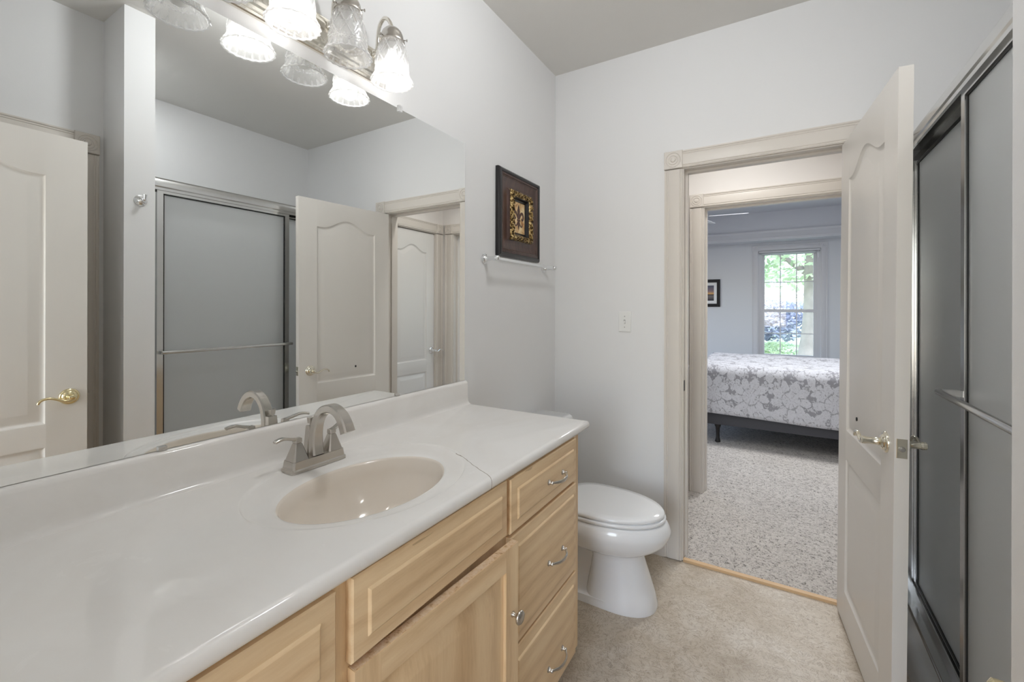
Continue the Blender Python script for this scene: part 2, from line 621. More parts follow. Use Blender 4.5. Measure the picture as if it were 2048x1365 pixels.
# picture frame wood, gilt, art
t = NT('mahogany_frame')
v = t.coord('Object', (8, 8, 2))
f = t.noise(v, 6, 5, 0.6)
M['mahog'] = t.fin(t.bsdf(t.ramp(f, [(0.3, lin((52, 34, 30))), (0.55, lin((78, 54, 46))), (0.75, lin((98, 70, 60)))]), 0.28))
M['blackframe'] = plain('black_frame_lacquer', lin((30, 27, 28)), 0.25)
t = NT('antique_gilt')
v = t.coord('Object')
f = t.noise(v, 95, 4, 0.6, 0.8)
gcol = t.ramp(f, [(0.40, lin((34, 26, 18))), (0.50, lin((132, 100, 48))), (0.62, lin((224, 202, 148)))])
M['gilt'] = t.fin(t.bsdf(gcol, 0.3, 0.7, t.bump(f, 0.7, 0.004)))
t = NT('parchment_print')
v = t.coord('Object')
f = t.noise(v, 22, 5, 0.6, 0.6)
M['parch'] = t.fin(t.bsdf(t.ramp(f, [(0.32, lin((176, 118, 66))), (0.48, lin((222, 188, 136))), (0.62, lin((238, 218, 176)))]), 0.45))
t = NT('emblem_ink')
v = t.coord('Object')
f = t.noise(v, 120, 3, 0.6)
M['ink'] = t.fin(t.bsdf(t.ramp(f, [(0.35, lin((56, 34, 32))), (0.6, lin((102, 72, 62))), (0.72, lin((150, 118, 96)))]), 0.5))

# sunset print (bedroom picture)
t = NT('sunset_print')
v = t.coord('Generated')
sz = t.n('ShaderNodeSeparateXYZ')
t.l(v, sz.inputs[0])
nz = t.noise(v, 5, 4)
f = t.math('ADD', sz.outputs[2], t.math('MULTIPLY', t.math('SUBTRACT', nz, 0.5), 0.12))
M['sunset'] = t.fin(t.bsdf(t.ramp(f, [(0.05, lin((52, 48, 56))), (0.30, lin((120, 112, 112))), (0.40, lin((46, 42, 50))), (0.46, lin((226, 176, 110))), (0.62, lin((140, 120, 124))), (0.9, lin((92, 92, 108)))]), 0.3))
M['mat_board'] = plain('mat_board', lin((232, 232, 232)), 0.8)

# damask bedspread (uses the unrolled cloth coordinates)
t = NT('damask_cloth')
tc = t.n('ShaderNodeTexCoord')


def flower(off, cell, petals, r0, amp, tw):
    mp = t.n('ShaderNodeMapping')
    mp.inputs['Location'].default_value = (off[0], off[1], 0)
    mp.inputs['Scale'].default_value = (1 / cell[0], 1 / cell[1], 1)
    t.l(tc.outputs['UV'], mp.inputs['Vector'])
    fr_ = t.n('ShaderNodeVectorMath', operation='FRACTION')
    t.l(mp.outputs[0], fr_.inputs[0])
    s = t.n('ShaderNodeSeparateXYZ')
    t.l(fr_.outputs[0], s.inputs[0])
    px = t.math('MULTIPLY', t.math('SUBTRACT', s.outputs[0], 0.5), cell[0])
    py = t.math('MULTIPLY', t.math('SUBTRACT', s.outputs[1], 0.5), cell[1])
    wn_ = t.math('MULTIPLY', t.math('SUBTRACT', t.noise(tc.outputs['UV'], 22, 3), 0.5), 0.05)
    r = t.math('ADD', t.math('SQRT', t.math('ADD', t.math('MULTIPLY', px, px), t.math('MULTIPLY', py, py))), wn_)
    th = t.math('ARCTAN2', py, px)
    ph = t.math('ADD', t.math('MULTIPLY', th, petals), t.math('MULTIPLY', r, tw))
    pet = t.math('ABSOLUTE', t.math('COSINE', t.math('MULTIPLY', ph, 0.5)))
    edge = t.math('MULTIPLY_ADD', pet, amp, r0)
    inside = t.math('LESS_THAN', r, edge)
    vein = t.math('LESS_THAN', pet, 0.20)
    ring = t.math('LESS_THAN', t.math('ABSOLUTE', t.math('SUBTRACT', r, r0 * 0.75)), 0.006)
    dark = t.math('MAXIMUM', t.math('MULTIPLY', vein, t.math('GREATER_THAN', r, r0 * 0.3)), ring)
    return t.math('MULTIPLY', inside, t.math('SUBTRACT', 1.0, t.math('MULTIPLY', dark, 0.8)))


f1 = flower((0.0, 0.1), (0.36, 0.52), 9, 0.105, 0.075, 8)
f2 = flower((0.5, 0.55), (0.36, 0.52), 7, 0.085, 0.065, -10)
f3 = flower((0.25, 0.35), (0.18, 0.26), 5, 0.034, 0.034, 6)
f4 = flower((0.0, 0.0), (0.09, 0.13), 4, 0.016, 0.024, 10)
ff = t.math('MAXIMUM', t.math('MAXIMUM', f1, f2), t.math('MAXIMUM', f3, t.math('MULTIPLY', f4, 0.85)))
nb = t.noise(tc.outputs['UV'], 45, 3)
leafy = t.noise(tc.outputs['UV'], 26, 2, 0.5, 1.2)
ff = t.math('MAXIMUM', ff, t.math('MULTIPLY', t.math('GREATER_THAN', leafy, 0.56), 0.8))
crease = t.noise(tc.outputs['UV'], 34, 2, 0.5, 2.0)
ff = t.math('MULTIPLY', ff, t.math('SUBTRACT', 1.0, t.math('MULTIPLY', t.math('LESS_THAN', t.math('ABSOLUTE', t.math('SUBTRACT', crease, 0.5)), 0.014), 0.7)))
ff = t.math('MULTIPLY', ff, t.math('GREATER_THAN', nb, 0.33))
col = t.mix(ff, lin((152, 151, 156)), lin((208, 208, 213)))
M['damask'] = t.fin(t.bsdf(col, 0.85, 0, t.bump(t.math('ADD', ff, t.noise(tc.outputs['UV'], 18, 3)), 0.5, 0.01), 0.2))
M['boxspring'] = plain('box_spring_fabric', lin((70, 70, 74)), 0.9, bump=0.3, bscale=500)

# outdoors
M['grass'] = plain('lawn', lin((188, 204, 164)), 0.9, bump=0.6, bscale=30, var=0.25)
M['drive'] = plain('pale_drive', lin((206, 204, 203)), 0.9, bump=0.2, bscale=40, var=0.05)
M['bark'] = plain('bark', lin((138, 129, 123)), 0.95, bump=1.0, bscale=30, var=0.2)


def leafmat(name, a, b):
    t = NT(name)
    v = t.coord('Object')
    f = t.noise(v, 1.2, 4)
    c_ = t.ramp(f, [(0.35, lin(a)), (0.65, lin(b))])
    d_ = t.n('ShaderNodeBsdfDiffuse'); t.l(c_, d_.inputs['Color'])
    r_ = t.n('ShaderNodeBsdfTranslucent'); t.l(c_, r_.inputs['Color'])
    m_ = t.n('ShaderNodeMixShader'); m_.inputs[0].default_value = 0.45
    t.l(d_.outputs[0], m_.inputs[1]); t.l(r_.outputs[0], m_.inputs[2])
    return t.fin(m_.outputs[0])


M['leaf'] = leafmat('maple_leaves', (158, 176, 142), (206, 216, 182))
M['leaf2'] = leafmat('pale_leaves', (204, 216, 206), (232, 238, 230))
M['leaf3'] = leafmat('dusky_leaves', (142, 146, 164), (188, 190, 202))

# ------------------------------------------------------------------ room shell
D = 2.436           # far bathroom wall
D1 = D + 0.12       # hall side of it
H = 2.743
HY = 3.386          # wall between hall and bedroom
HY1 = HY + 0.12
BW = 8.6            # bedroom window wall


def wallx(x0, x1, y0, y1, z0, z1, openings=()):
    """wall slab in the y-z plane, openings (ya, yb, za, zb)"""
    bm = new()
    y = y0
    for a, b, za, zb in sorted(openings):
        box(bm, x0, x1, y, a, z0, z1)
        box(bm, x0, x1, a, b, zb, z1)
        if za > z0 + 1e-4: box(bm, x0, x1, a, b, z0, za)
        y = b
    box(bm, x0, x1, y, y1, z0, z1)
    return bm


def wally(x0, x1, y0, y1, z0, z1, openings=()):
    bm = new()
    x = x0
    for a, b, za, zb in sorted(openings):
        box(bm, x, a, y0, y1, z0, z1)
        box(bm, a, b, y0, y1, zb, z1)
        if za > z0 + 1e-4: box(bm, a, b, y0, y1, z0, za)
        x = b
    box(bm, x, x1, y0, y1, z0, z1)
    return bm


bm = new(); box(bm, -0.12, 2.6, -1.9, D, -0.06, 0.0)
struct('floor', bm, M['vinyl'], 'beige mottled sheet vinyl bathroom floor', 'floor')
bm = new(); box(bm, -0.12, 2.6, -0.17, D1, H, H + 0.08)
struct('ceiling', bm, M['ceil'], 'pale grey bathroom ceiling', 'ceiling')
struct('wall_left', wallx(-0.12, 0.0, -0.17, D, 0, H), M['wall'], 'pale grey wall behind the vanity mirror', 'wall')
struct('wall_far', wally(-0.12, 2.6, D, D1, 0, H, [(0.724, 1.49, 0, 2.075)]), M['wall'], 'pale grey far wall with the doorway and light switch', 'wall')
struct('wall_right', wallx(2.4725, 2.6, 0.939, D, 0, H), M['wall'], 'pale grey wall at the back of the shower', 'wall')
bm = new(); box(bm, 1.462, 2.6, 0.819, 0.939, 0, H)
struct('wall_shower', bm, M['wall'], 'narrow pale grey wing wall at the near end of the shower', 'wall')
struct('wall_closet', wallx(1.717, 1.84, -0.17, 0.819, 0, H, [(0.08, 0.713, 0, 2.075)]), M['wall'], 'pale grey wall around the closet door, seen in the mirror', 'wall')
struct('wall_near', wally(-0.12, 1.717, -0.17, -0.05, 0, H, [(0.66, 1.425, 0, 2.075)]), M['wall'], 'pale grey wall with the entry doorway', 'wall')
bm = wally(-0.12, 2.6, -2.0, -1.9, 0, H, [(0.6, 1.5, 0.6, 2.1)])
box(bm, -0.12, 0.0, -1.9, -0.17, 0, H); box(bm, 2.5, 2.6, -1.9, -0.17, 0, H); box(bm, -0.12, 2.6, -1.9, -0.17, H, H + 0.08)
struct('wall_entry', bm, M['hallwall'], 'pale entry walls outside the near doorway', 'wall')

# hall and bedroom shell
bm = new(); box(bm, 0.48, 1.82, D1, HY, -0.06, 0.008); box(bm, 0.724, 1.49, D + 0.02, D1, -0.06, 0.008); box(bm, 0.70, 1.58, HY, HY1, -0.06, 0.008); box(bm, -1.7, 2.75, HY1, BW, -0.06, 0.008)
struct('floor_carpet', bm, M['carpet'], 'speckled grey carpet through hall and bedroom', 'carpet')
bm = new(); box(bm, 0.48, 1.82, D1, HY, H, H + 0.08)
struct('ceiling_hall', bm, M['hallwall'], 'white hall ceiling', 'ceiling')
struct('wall_hall_left', wallx(0.48, 0.60, D1, HY, 0, H, [(2.66, 3.27, 0, 2.06)]), M['hallwall'], 'white wall on the left of the hall', 'wall')
struct('wall_hall_right', wallx(1.70, 1.82, D1, HY, 0, H, [(2.66, 3.285, 0, 2.06)]), M['hallwall'], 'white wall on the right of the hall', 'wall')
struct('wall_bedroom_near', wally(-1.7, 2.75, HY, HY1, 0, 2.95, [(0.70, 1.58, 0, 2.06)]), M['hallwall'], 'white wall above the bedroom doorway', 'wall')
struct('wall_bedroom_far', wally(-1.7, 2.75, BW, BW + 0.14, 0, 2.95, [(0.88, 1.748, 0.48, 2.29)]), M['bedwall'], 'blue grey bedroom wall around the window', 'wall')
struct('wall_bedroom_left', wallx(-1.84, -1.7, HY, BW + 0.14, 0, 2.95, [(5.85, 7.35, 0.5, 2.2)]), M['bedwall'], 'blue grey bedroom wall on the left', 'wall')
struct('wall_bedroom_right', wallx(2.75, 2.87, HY, BW + 0.14, 0, 2.95), M['bedwall'], 'blue grey bedroom wall on the right', 'wall')
bm = new()
S0 = 2.43; TZ = 2.89
box(bm, -1.7, 2.75, 8.27, BW, S0, TZ); box(bm, -1.7, 2.75, HY1, 3.86, S0, TZ)
box(bm, -1.7, -1.35, 3.86, 8.27, S0, TZ); box(bm, 2.4, 2.75, 3.86, 8.27, S0, TZ)
box(bm, -1.84, 2.87, HY, BW + 0.14, TZ, TZ + 0.08)
struct('ceiling_bedroom', bm, M['bedceil'], 'grey bedroom tray ceiling with a lower border', 'ceiling')
bm = new()
crown = [(0, 0), (0.012, 0.0), (0.012, 0.03), (0.03, 0.045), (0.05, 0.085), (0.066, 0.10), (0.066, 0.135), (0, 0.135)]
extrude_profile(bm, [(w, z) for w, z in crown], (-1.3, 8.27, S0 + 0.01), (2.35, 8.27, S0 + 0.01), (0, -1, 0), (0, 0, 1))
struct('trim_1', bm, M['bedtrim'], 'crown moulding below the bedroom tray ceiling', 'moulding', smooth=30)

# baseboard by the toilet
bm = new()
bprof = [(0, 0), (0, 0.012), (0.085, 0.012), (0.095, 0.009), (0.105, 0.004), (0.108, 0)]
extrude_profile(bm, bprof, (0.01, D, 0), (0.648, D, 0), (0, 0, 1), (0, -1, 0))
struct('baseboard_far', bm, M['trim'], 'cream baseboard behind the toilet', 'baseboard')

# ------------------------------------------------------------------ door casings
CAS = [(0, 0), (0, 0.011), (0.006, 0.0145), (0.011, 0.012), (0.015, 0.015), (0.064, 0.0155), (0.069, 0.013), (0.073, 0.0155), (0.078, 0.013), (0.083, 0.0165), (0.089, 0.0165), (0.089, 0)]


def bullseye(bm, c, w, n, s=0.0925):
    """corner block centred at c (on the wall), w = in-wall axis, n = outward normal"""
    c, w, n = Vector(c), Vector(w), Vector(n)
    up = Vector((0, 0, 1))
    to3 = lambda a, b, h: c + w * a + up * b + n * h
    rect_loops(bm, to3, -s / 2, s / 2, -s / 2, s / 2, [(0, 0), (0, 0.020), (0.003, 0.023)])
    pr = [(0.040, 0.022), (0.039, 0.025), (0.036, 0.026), (0.033, 0.0225), (0.027, 0.0225), (0.025, 0.026), (0.021, 0.026), (0.018, 0.0225), (0.014, 0.023), (0.011, 0.027), (0.004, 0.029)]
    rings = [[to3(r * math.cos(2 * PI * k / 28), r * math.sin(2 * PI * k / 28), h) for k in range(28)] for r, h in pr]
    loft(bm, rings, False, True)


def casing(name, label, org, w, n, width, top, mat, jamb=0.12, z0=0.005, stop=True, jambside=True, blocks=True, back=0.0):
    """doorway trim: org = opening's first bottom corner on the wall face; w runs across, n points at the viewer"""
    org, w, n = Vector(org), Vector(w), Vector(n)
    up = Vector((0, 0, 1))
    R = 0.006
    z0v = up * z0
    bm = new()
    extrude_profile(bm, CAS, org - w * (-0.0 + R) + z0v, org - w * R + up * top, -w, n)
    extrude_profile(bm, CAS, org + w * (width + R) + z0v, org + w * (width + R) + up * top, w, n)
    extrude_profile(bm, CAS, org - w * R + up * (top + R), org + w * (width + R) + up * (top + R), up, n)
    if jambside:
        def jb(a, b, za, zb, da=0.0, db=jamb):
            p = [org + w * a - n * da, org + w * b - n * db]
            xs = sorted((p[0].x, p[1].x)); ys = sorted((p[0].y, p[1].y))
            box(bm, xs[0], xs[1], ys[0], ys[1], za, zb)
        jb(-0.019, 0.0, z0, top + 0.019); jb(width, width + 0.019, z0, top + 0.019); jb(0, width, top, top + 0.019)
        if stop:
            jb(0, 0.011, z0, top, 0.05, 0.085); jb(width - 0.011, width, z0, top, 0.05, 0.085); jb(0.011, width - 0.011, top - 0.011, top, 0.05, 0.085)
    o = struct(name, bm, mat, label, 'door casing', smooth=30)
    if blocks:
        for sgn, cw in ((-1, -R - 0.0445), (1, width + R + 0.0445)):
            b = new()
            bullseye(b, org + w * cw + up * (top + R + 0.0445), w, n)
            obj('corner_block', b, mat, o, smooth=30)
    return o


casing('trim_2', 'cream fluted casing around the bathroom doorway with bullseye corner blocks', (0.743, D, 0), (1, 0, 0), (0, -1, 0), 0.728, 2.055, M['trim'])
casing('trim_3', 'cream casing around the bedroom doorway, beyond the hall', (0.717, HY, 0), (1, 0, 0), (0, -1, 0), 0.845, 2.041, M['trim'], z0=0.009)
casing('trim_4', 'cream casing of the closet door behind the open brass-handled door', (1.717, 0.10, 0), (0, 1, 0), (-1, 0, 0), 0.604, 2.067, M['trim'], jamb=0.12)
casing('trim_5', 'cream casing around the closed hall door seen in the mirror', (1.70, 2.675, 0), (0, 1, 0), (-1, 0, 0), 0.598, 2.041, M['trim'], z0=0.009)
casing('trim_6', 'cream casing on the left wall of the hall', (0.60, 2.675, 0), (0, 1, 0), (1, 0, 0), 0.585, 2.041, M['trim'], z0=0.009, blocks=False)

# threshold strip
bm = new()
box(bm, 0.744, 1.470, D - 0.006, D + 0.019, 0.0, 0.013)
struct('trim_7', bm, M['oak'], 'narrow oak strip at the bathroom doorway', 'threshold strip', bevel=0.003)


# ------------------------------------------------------------------ panel doors
def panel_profile(bm, to3, s0, s1, z0, zs, rise, sgn):
    """one raised panel whose top follows a cathedral arch, on face h0 with direction sgn"""
    N = 24
    loops = [(0, 0), (0.003, -0.0008), (0.005, -0.0035), (0.012, -0.0085), (0.016, -0.0095), (0.020, -0.009), (0.050, -0.0015), (0.053, -0.0012)]

    def ring(d, h):
        pts = [(s0 + d, z0 + d), (s1 - d, z0 + d)]
        for k in range(N + 1):
            tt = 1 - k / N
            s = s0 + d + (s1 - s0 - 2 * d) * tt
            q = min(max((tt - 0.08) / 0.84, 0), 1)
            pts.append((s, zs - d + rise * 0.5 * (1 - math.cos(2 * PI * q))))
        return [to3(a, b, h * 1.0) for a, b in pts]
    rings = [ring(d, h) for d, h in loops]
    loft(bm, rings, False, True)


def door_slab(bm, W, Ht, T, st=0.125, z0=0.0, faces=(0, 1), low=(0.14, 0.70), up=(0.815, 1.865, 0.065)):
    """door in local axes: s along x from the hinge, thickness along y 0..T (face at y=0), z up"""
    N = 24
    for fi in faces:
        if fi == 0:
            to3 = lambda s, z, h: Vector((s, -h, z))
        else:
            to3 = lambda s, z, h: Vector((s, T + h, z))
        s0, s1 = st, W - st
        q = lambda a, b, c, d: bm.faces.new([bm.verts.new(to3(x, y, 0)) for x, y in (a, b, c, d)])
        q((0, z0), (s0, z0), (s0, Ht), (0, Ht))
        q((s1, z0), (W, z0), (W, Ht), (s1, Ht))
        q((s0, z0), (s1, z0), (s1, low[0]), (s0, low[0]))
        q((s0, low[1]), (s1, low[1]), (s1, up[0]), (s0, up[0]))
        arch = []
        for k in range(N + 1):
            tt = k / N
            qq = min(max((tt - 0.08) / 0.84, 0), 1)
            arch.append((s0 + (s1 - s0) * tt, up[1] + up[2] * 0.5 * (1 - math.cos(2 * PI * qq))))
        for a, b in zip(arch, arch[1:]):
            q(a, b, (b[0], Ht), (a[0], Ht))
        panel_profile(bm, to3, s0, s1, up[0], up[1], up[2], 1)
        panel_profile(bm, to3, s0, s1, low[0], low[1], 0.0, 1)
    # edges
    vs = lambda pts: bm.faces.new([bm.verts.new(p) for p in pts])
    vs([(0, 0, z0), (0, T, z0), (0, T, Ht), (0, 0, Ht)])
    vs([(W, 0, z0), (W, T, z0), (W, T, Ht), (W, 0, Ht)])
    vs([(0, 0, z0), (W, 0, z0), (W, T, z0), (0, T, z0)])
    vs([(0, 0, Ht), (W, 0, Ht), (W, T, Ht), (0, T, Ht)])
    if 0 not in faces: vs([(0, 0, z0), (W, 0, z0), (W, 0, Ht), (0, 0, Ht)])
    if 1 not in faces: vs([(0, T, z0), (W, T, z0), (W, T, Ht), (0, T, Ht)])
    bmesh.ops.remove_doubles(bm, verts=bm.verts, dist=0.0002)
    bm.normal_update()
    for f in bm.faces:
        cc = f.calc_center_median()
        if abs(f.normal.y) > 0.3:
            good = f.normal.y * (cc.y - T / 2) > 0
        elif cc.x < 0.001 or cc.x > W - 0.001:
            good = f.normal.x * (cc.x - W / 2) > 0
        else:
            good = f.normal.z * (cc.z - Ht / 2) > 0
        if not good: f.normal_flip()


def lever(parent, s, z, T, side, ldir, mat, name='door_handle', so=0.056):
    """scroll lever set in the door's local axes; side 0 = face y=0 (points to -y), side 1 = other face"""
    sg = -1 if side == 0 else 1
    y0 = 0.0 if side == 0 else T
    ax = (0, sg, 0)
    bm = new()
    c = Vector((s, y0, z))
    u = Vector((1, 0, 0)); v = Vector((0, 0, 1)); w = Vector(ax)
    pr = [(0.033, 0.0), (0.033, 0.003), (0.031, 0.006), (0.027, 0.008), (0.025, 0.008), (0.022, 0.012), (0.016, 0.015), (0.012, 0.016)]
    loft(bm, [[c + u * (r * math.cos(2 * PI * k / 28)) + v * (r * math.sin(2 * PI * k / 28)) + w * h for k in range(28)] for r, h in pr])
    rose = obj('rose', bm, mat, None, smooth=50, local=True)
    bm = new()
    pr = [(0.011, 0.012), (0.011, 0.018), (0.013, 0.020), (0.011, 0.023), (0.0105, so - 0.008), (0.012, so - 0.004), (0.012, so + 0.004), (0.008, so + 0.007)]
    loft(bm, [[c + u * (r * math.cos(2 * PI * k / 20)) + v * (r * math.sin(2 * PI * k / 20)) + w * h for k in range(20)] for r, h in pr])
    # scroll: small volute over the spindle, then the arm dips, rises and curls down at the tip
    pts = []
    for k in range(14):
        a = -0.6 * PI + k / 13 * 1.6 * PI
        rr = 0.006 + 0.009 * k / 13
        pts.append((-rr * math.cos(a) * ldir * -1, rr * math.sin(a)))
    arm = [(0.0, 0.0), (0.010, -0.009), (0.028, -0.010), (0.048, 0.0), (0.068, 0.007), (0.088, 0.004), (0.098, -0.005), (0.100, -0.012)]
    P = smooth_path([c + u * (ldir * a) + v * b + w * so for a, b in arm], 5)
    m_ = len(P)
    tube(bm, P, 0.006, 10, flat=[(0.0075 - 0.0025 * i / m_, 0.0055 - 0.0005 * i / m_) for i in range(m_)], up=(0, sg, 0))
    hd = obj(name, bm, mat, parent, smooth=50, local=True)
    rose.parent = hd
    return hd


HIN = Vector((1.405, 2.398, 0))
dvec = Vector((1.469 - 1.405, 1.698 - 2.398, 0))
ang = math.atan2(dvec.y, dvec.x)
Wd = dvec.length
# local +y must point away from the room (towards the shower): mirror the slab with y -> +n
door1 = thing('door_1', 'open cream two-panel door between the doorway and the shower, pale brass lever', 'door', (HIN.x, HIN.y, 0), 0, kind='structure')
nrm_ = Vector((-dvec.y, dvec.x, 0)).normalized()       # points to +x (shower side)
LEAN = 0.0075


def d1_map(bm):
    """local door axes -> offsets in the thing's space, slightly out of plumb like the real one"""
    dn = dvec.normalized()
    for v in bm.verts:
        s, y, z = v.co
        p = dn * s + nrm_ * (y - LEAN * (2.04 - z))
        v.co = (p.x, p.y, z)


def mapped(o, fn):
    q = bmesh.new()
    e = [q.verts.new(p) for p in ((0, 0, 0), (1, 0, 0), (0, 1, 0), (0, 0, 1))]
    fn(q)
    mirrored = (e[1].co - e[0].co).cross(e[2].co - e[0].co).dot(e[3].co - e[0].co) < 0
    q.free()
    b = bmesh.new(); b.from_mesh(o.data); fn(b)
    if mirrored:
        bmesh.ops.reverse_faces(b, faces=b.faces)
    b.to_mesh(o.data); b.free()
    for c in o.children:
        mapped(c, fn)


bm = new(); door_slab(bm, Wd, 2.04, 0.035, st=0.122, z0=0.012, low=(0.15, 0.705), up=(0.82, 1.865, 0.065))
o = obj('door_panel', bm, M['door'], door1, smooth=25, local=True, recalc=False); mapped(o, d1_map)
for sd, nm in ((0, 'door_handle'), (1, 'door_handle')):
    o = lever(door1, Wd - 0.075, 0.912, 0.035, sd, -1, M['palebrass'], nm); mapped(o, d1_map)
bm = new()
to3 = lambda a, b, h: Vector((Wd + h, 0.0175 + a, 0.915 + b))
rect_loops(bm, to3, -0.0125, 0.0125, -0.0285, 0.0285, [(0, 0), (0.0, 0.0012), (0.001, 0.0018)])
o = obj('latch_plate', bm, M['palebrass'], door1, local=True, bevel=None); mapped(o, d1_map)
bm = new()
loft(bm, [[Vector((Wd + 0.002 + h, 0.0175 + r * math.cos(2 * PI * k / 16), 0.913 + r * math.sin(2 * PI * k / 16))) for k in range(16)] for r, h in ((0.0085, 0), (0.0085, 0.001), (0.007, 0.004), (0.005, 0.008))])
o2 = obj('latch_bolt', bm, M['steel'], o, local=True, smooth=40); mapped(o2, d1_map)
bm = new()
loft(bm, [[Vector((Wd - 0.412 + r * math.cos(2 * PI * k / 12), -h, 0.906 + r * 1.3 * math.sin(2 * PI * k / 12))) for k in range(12)] for r, h in ((0.0055, -0.001), (0.006, 0.0022), (0.004, 0.0028))])
o = obj('dent_mark', bm, M['darkmetal'], door1, local=True); mapped(o, d1_map)
for hz in (0.22, 1.05, 1.78):
    bm = new()
    lathe(bm, [(0.006, hz - 0.045), (0.0065, hz - 0.044), (0.0065, hz + 0.044), (0.006, hz + 0.045)], (1.447, 2.408, 0), n=12)
    box(bm, 1.447, 1.4705, 2.4065, 2.4095, hz - 0.043, hz + 0.043)
    obj('hinge', bm, M['steel'], door1, smooth=40)

# near door, standing open beside the camera and seen only in the mirror
door2 = thing('door_2', 'open cream arch-panel door with polished brass lever, left in the mirror', 'door', (1.395, -0.036, 0), 0, kind='structure')


def d2_map(bm):
    for v in bm.verts:
        s, y, z = v.co
        v.co = (y, s, z)


bm = new(); door_slab(bm, 0.711, 2.036, 0.035, st=0.124, z0=0.012, low=(0.15, 0.755), up=(0.845, 1.866, 0.065))
o = obj('door_panel', bm, M['door'], door2, smooth=25, local=True, recalc=False); mapped(o, d2_map)
o = lever(door2, 0.711 - 0.056, 0.949, 0.035, 0, -1, M['brass'], so=0.042); mapped(o, d2_map)
bm = new(); box(bm, 0.711, 0.7135, 0.006, 0.029, 0.92, 0.977)
o = obj('latch_plate', bm, M['steel'], door2, local=True); mapped(o, d2_map)
bm = new(); box(bm, 0.7135, 0.722, 0.012, 0.023, 0.94, 0.956)
o2 = obj('latch_bolt', bm, M['steel'], o, local=True); mapped(o2, d2_map)

# closet door (closed) behind it
door3 = thing('door_3', 'closed cream closet door behind the open near door', 'door', (1.76, 0.105, 0.0), 0, kind='structure')
bm = new(); door_slab(bm, 0.594, 2.06, 0.035, st=0.11, z0=0.012)
o = obj('door_panel', bm, M['door'], door3, smooth=25, local=True, recalc=False); mapped(o, d2_map)

# hall doors
door4 = thing('door_4', 'closed white arch-panel hall door with chrome lever, seen through the mirrored doorway', 'door', (1.712, 2.678, 0.0), 0, kind='structure')
bm = new(); door_slab(bm, 0.592, 2.034, 0.035, st=0.10, z0=0.02, low=(0.16, 0.72), up=(0.825, 1.85, 0.06))
o = obj('door_panel', bm, M['halldoor'], door4, smooth=25, local=True, recalc=False); mapped(o, d2_map)
o = lever(door4, 0.552, 0.912, 0.035, 0, 1, M['chrome']); mapped(o, d2_map)
hook = thing('over_door_hook', 'small white hook over the top of the closed hall door', 'hook', (1.700, 2.76, 2.0))
bm = new(); box(bm, 1.7085, 1.7105, 2.745, 2.768, 1.965, 2.037); box(bm, 1.69, 1.7085, 2.745, 2.768, 1.965, 1.969)
obj('strap', bm, M['plastic'], hook)
bm = new(); box(bm, 1.688, 1.691, 2.745, 2.768, 1.965, 1.985)
obj('prong', bm, M['plastic'], hook)

door5 = thing('door_5', 'closed white door on the left of the hall with small round knob', 'door', (0.588, 2.678, 0.0), 0, kind='structure')


def d5_map(bm):
    for v in bm.verts:
        s, y, z = v.co
        v.co = (-y, s, z)


bm = new(); door_slab(bm, 0.58, 2.034, 0.035, st=0.10, z0=0.02)
o = obj('door_panel', bm, M['halldoor'], door5, smooth=25, local=True, recalc=False); mapped(o, d5_map)
bm = new(); lathe(bm, [(0.02, 0.0), (0.02, 0.004), (0.008, 0.008), (0.008, 0.03), (0.018, 0.036), (0.022, 0.048), (0.018, 0.058), (0.006, 0.061)], (0.588, 3.19, 0.925), 'x', 20)
obj('door_knob', bm, M['nickel'], door5, smooth=50)
# strike plate in the bathroom jamb
bm = new(); box(bm, 0.7428, 0.7448, D + 0.008, D + 0.034, 0.89, 0.945)
o = obj('strike_plate', bm, M['darkmetal'])
tag(o, 'small dark strike plate on the left jamb of the bathroom doorway', 'strike plate')

# ------------------------------------------------------------------ mirror
mir = thing('wall_mirror', 'large frameless mirror resting on the vanity backsplash', 'mirror', (0.0, 0.75, 1.012))
bm = new(); box(bm, 0.0005, 0.0055, -0.045, 1.523, 1.0125, 2.038)
obj('mirror_glass', bm, M['mirror'], mir)
for cy, cz, up_ in ((1.138, 2.038, 1), (1.128, 1.0125, -1), (0.43, 1.0125, -1), (0.43, 2.038, 1)):
    bm = new()
    if up_ > 0:
        box(bm, 0.0, 0.011, cy - 0.008, cy + 0.008, cz - 0.010, cz + 0.012)
    else:
        box(bm, 0.0058, 0.0115, cy - 0.008, cy + 0.008, cz - 0.0008, cz + 0.008)
    obj('mirror_clip', bm, M['shade'] if up_ > 0 else M['alum'], mir, bevel=0.002)

# ------------------------------------------------------------------ countertop
ZC = 0.9137
top = thing('countertop', 'cream cultured marble vanity top with cracked front edge', 'countertop', (0.3, 0.7, 0.885))
XF, YE, Y0 = 0.560, 1.514, -0.049
X0 = 0.0375
cb = (0.335, 0.720); eb = (0.143, 0.207)
co = (0.302, 0.738); eo = (0.222, 0.274)
ths = [2 * PI * k / 144 for k in range(144)]
for cx_, cy_ in ((XF, YE), (XF, Y0), (X0, YE), (X0, Y0)):
    ths.append(math.atan2(cy_ - co[1], cx_ - co[0]) % (2 * PI))
ths = sorted(set(round(a, 6) for a in ths))


def ellp(th, k):
    """k=0 bowl rim ... 1 outer ellipse"""
    p0 = (cb[0] + eb[0] * math.cos(th), cb[1] + eb[1] * math.sin(th))
    p1 = (co[0] + eo[0] * math.cos(th), co[1] + eo[1] * math.sin(th))
    return p0[0] + (p1[0] - p0[0]) * k, p0[1] + (p1[1] - p0[1]) * k


def rectp(th):
    d = (math.cos(th), math.sin(th))
    best = 1e9
    for val, i in ((XF, 0), (X0, 0), (YE, 1), (Y0, 1)):
        if abs(d[i]) > 1e-9:
            tt = (val - co[i]) / d[i]
            if tt > 0: best = min(best, tt)
    return co[0] + d[0] * best, co[1] + d[1] * best


DISH = 0.0035
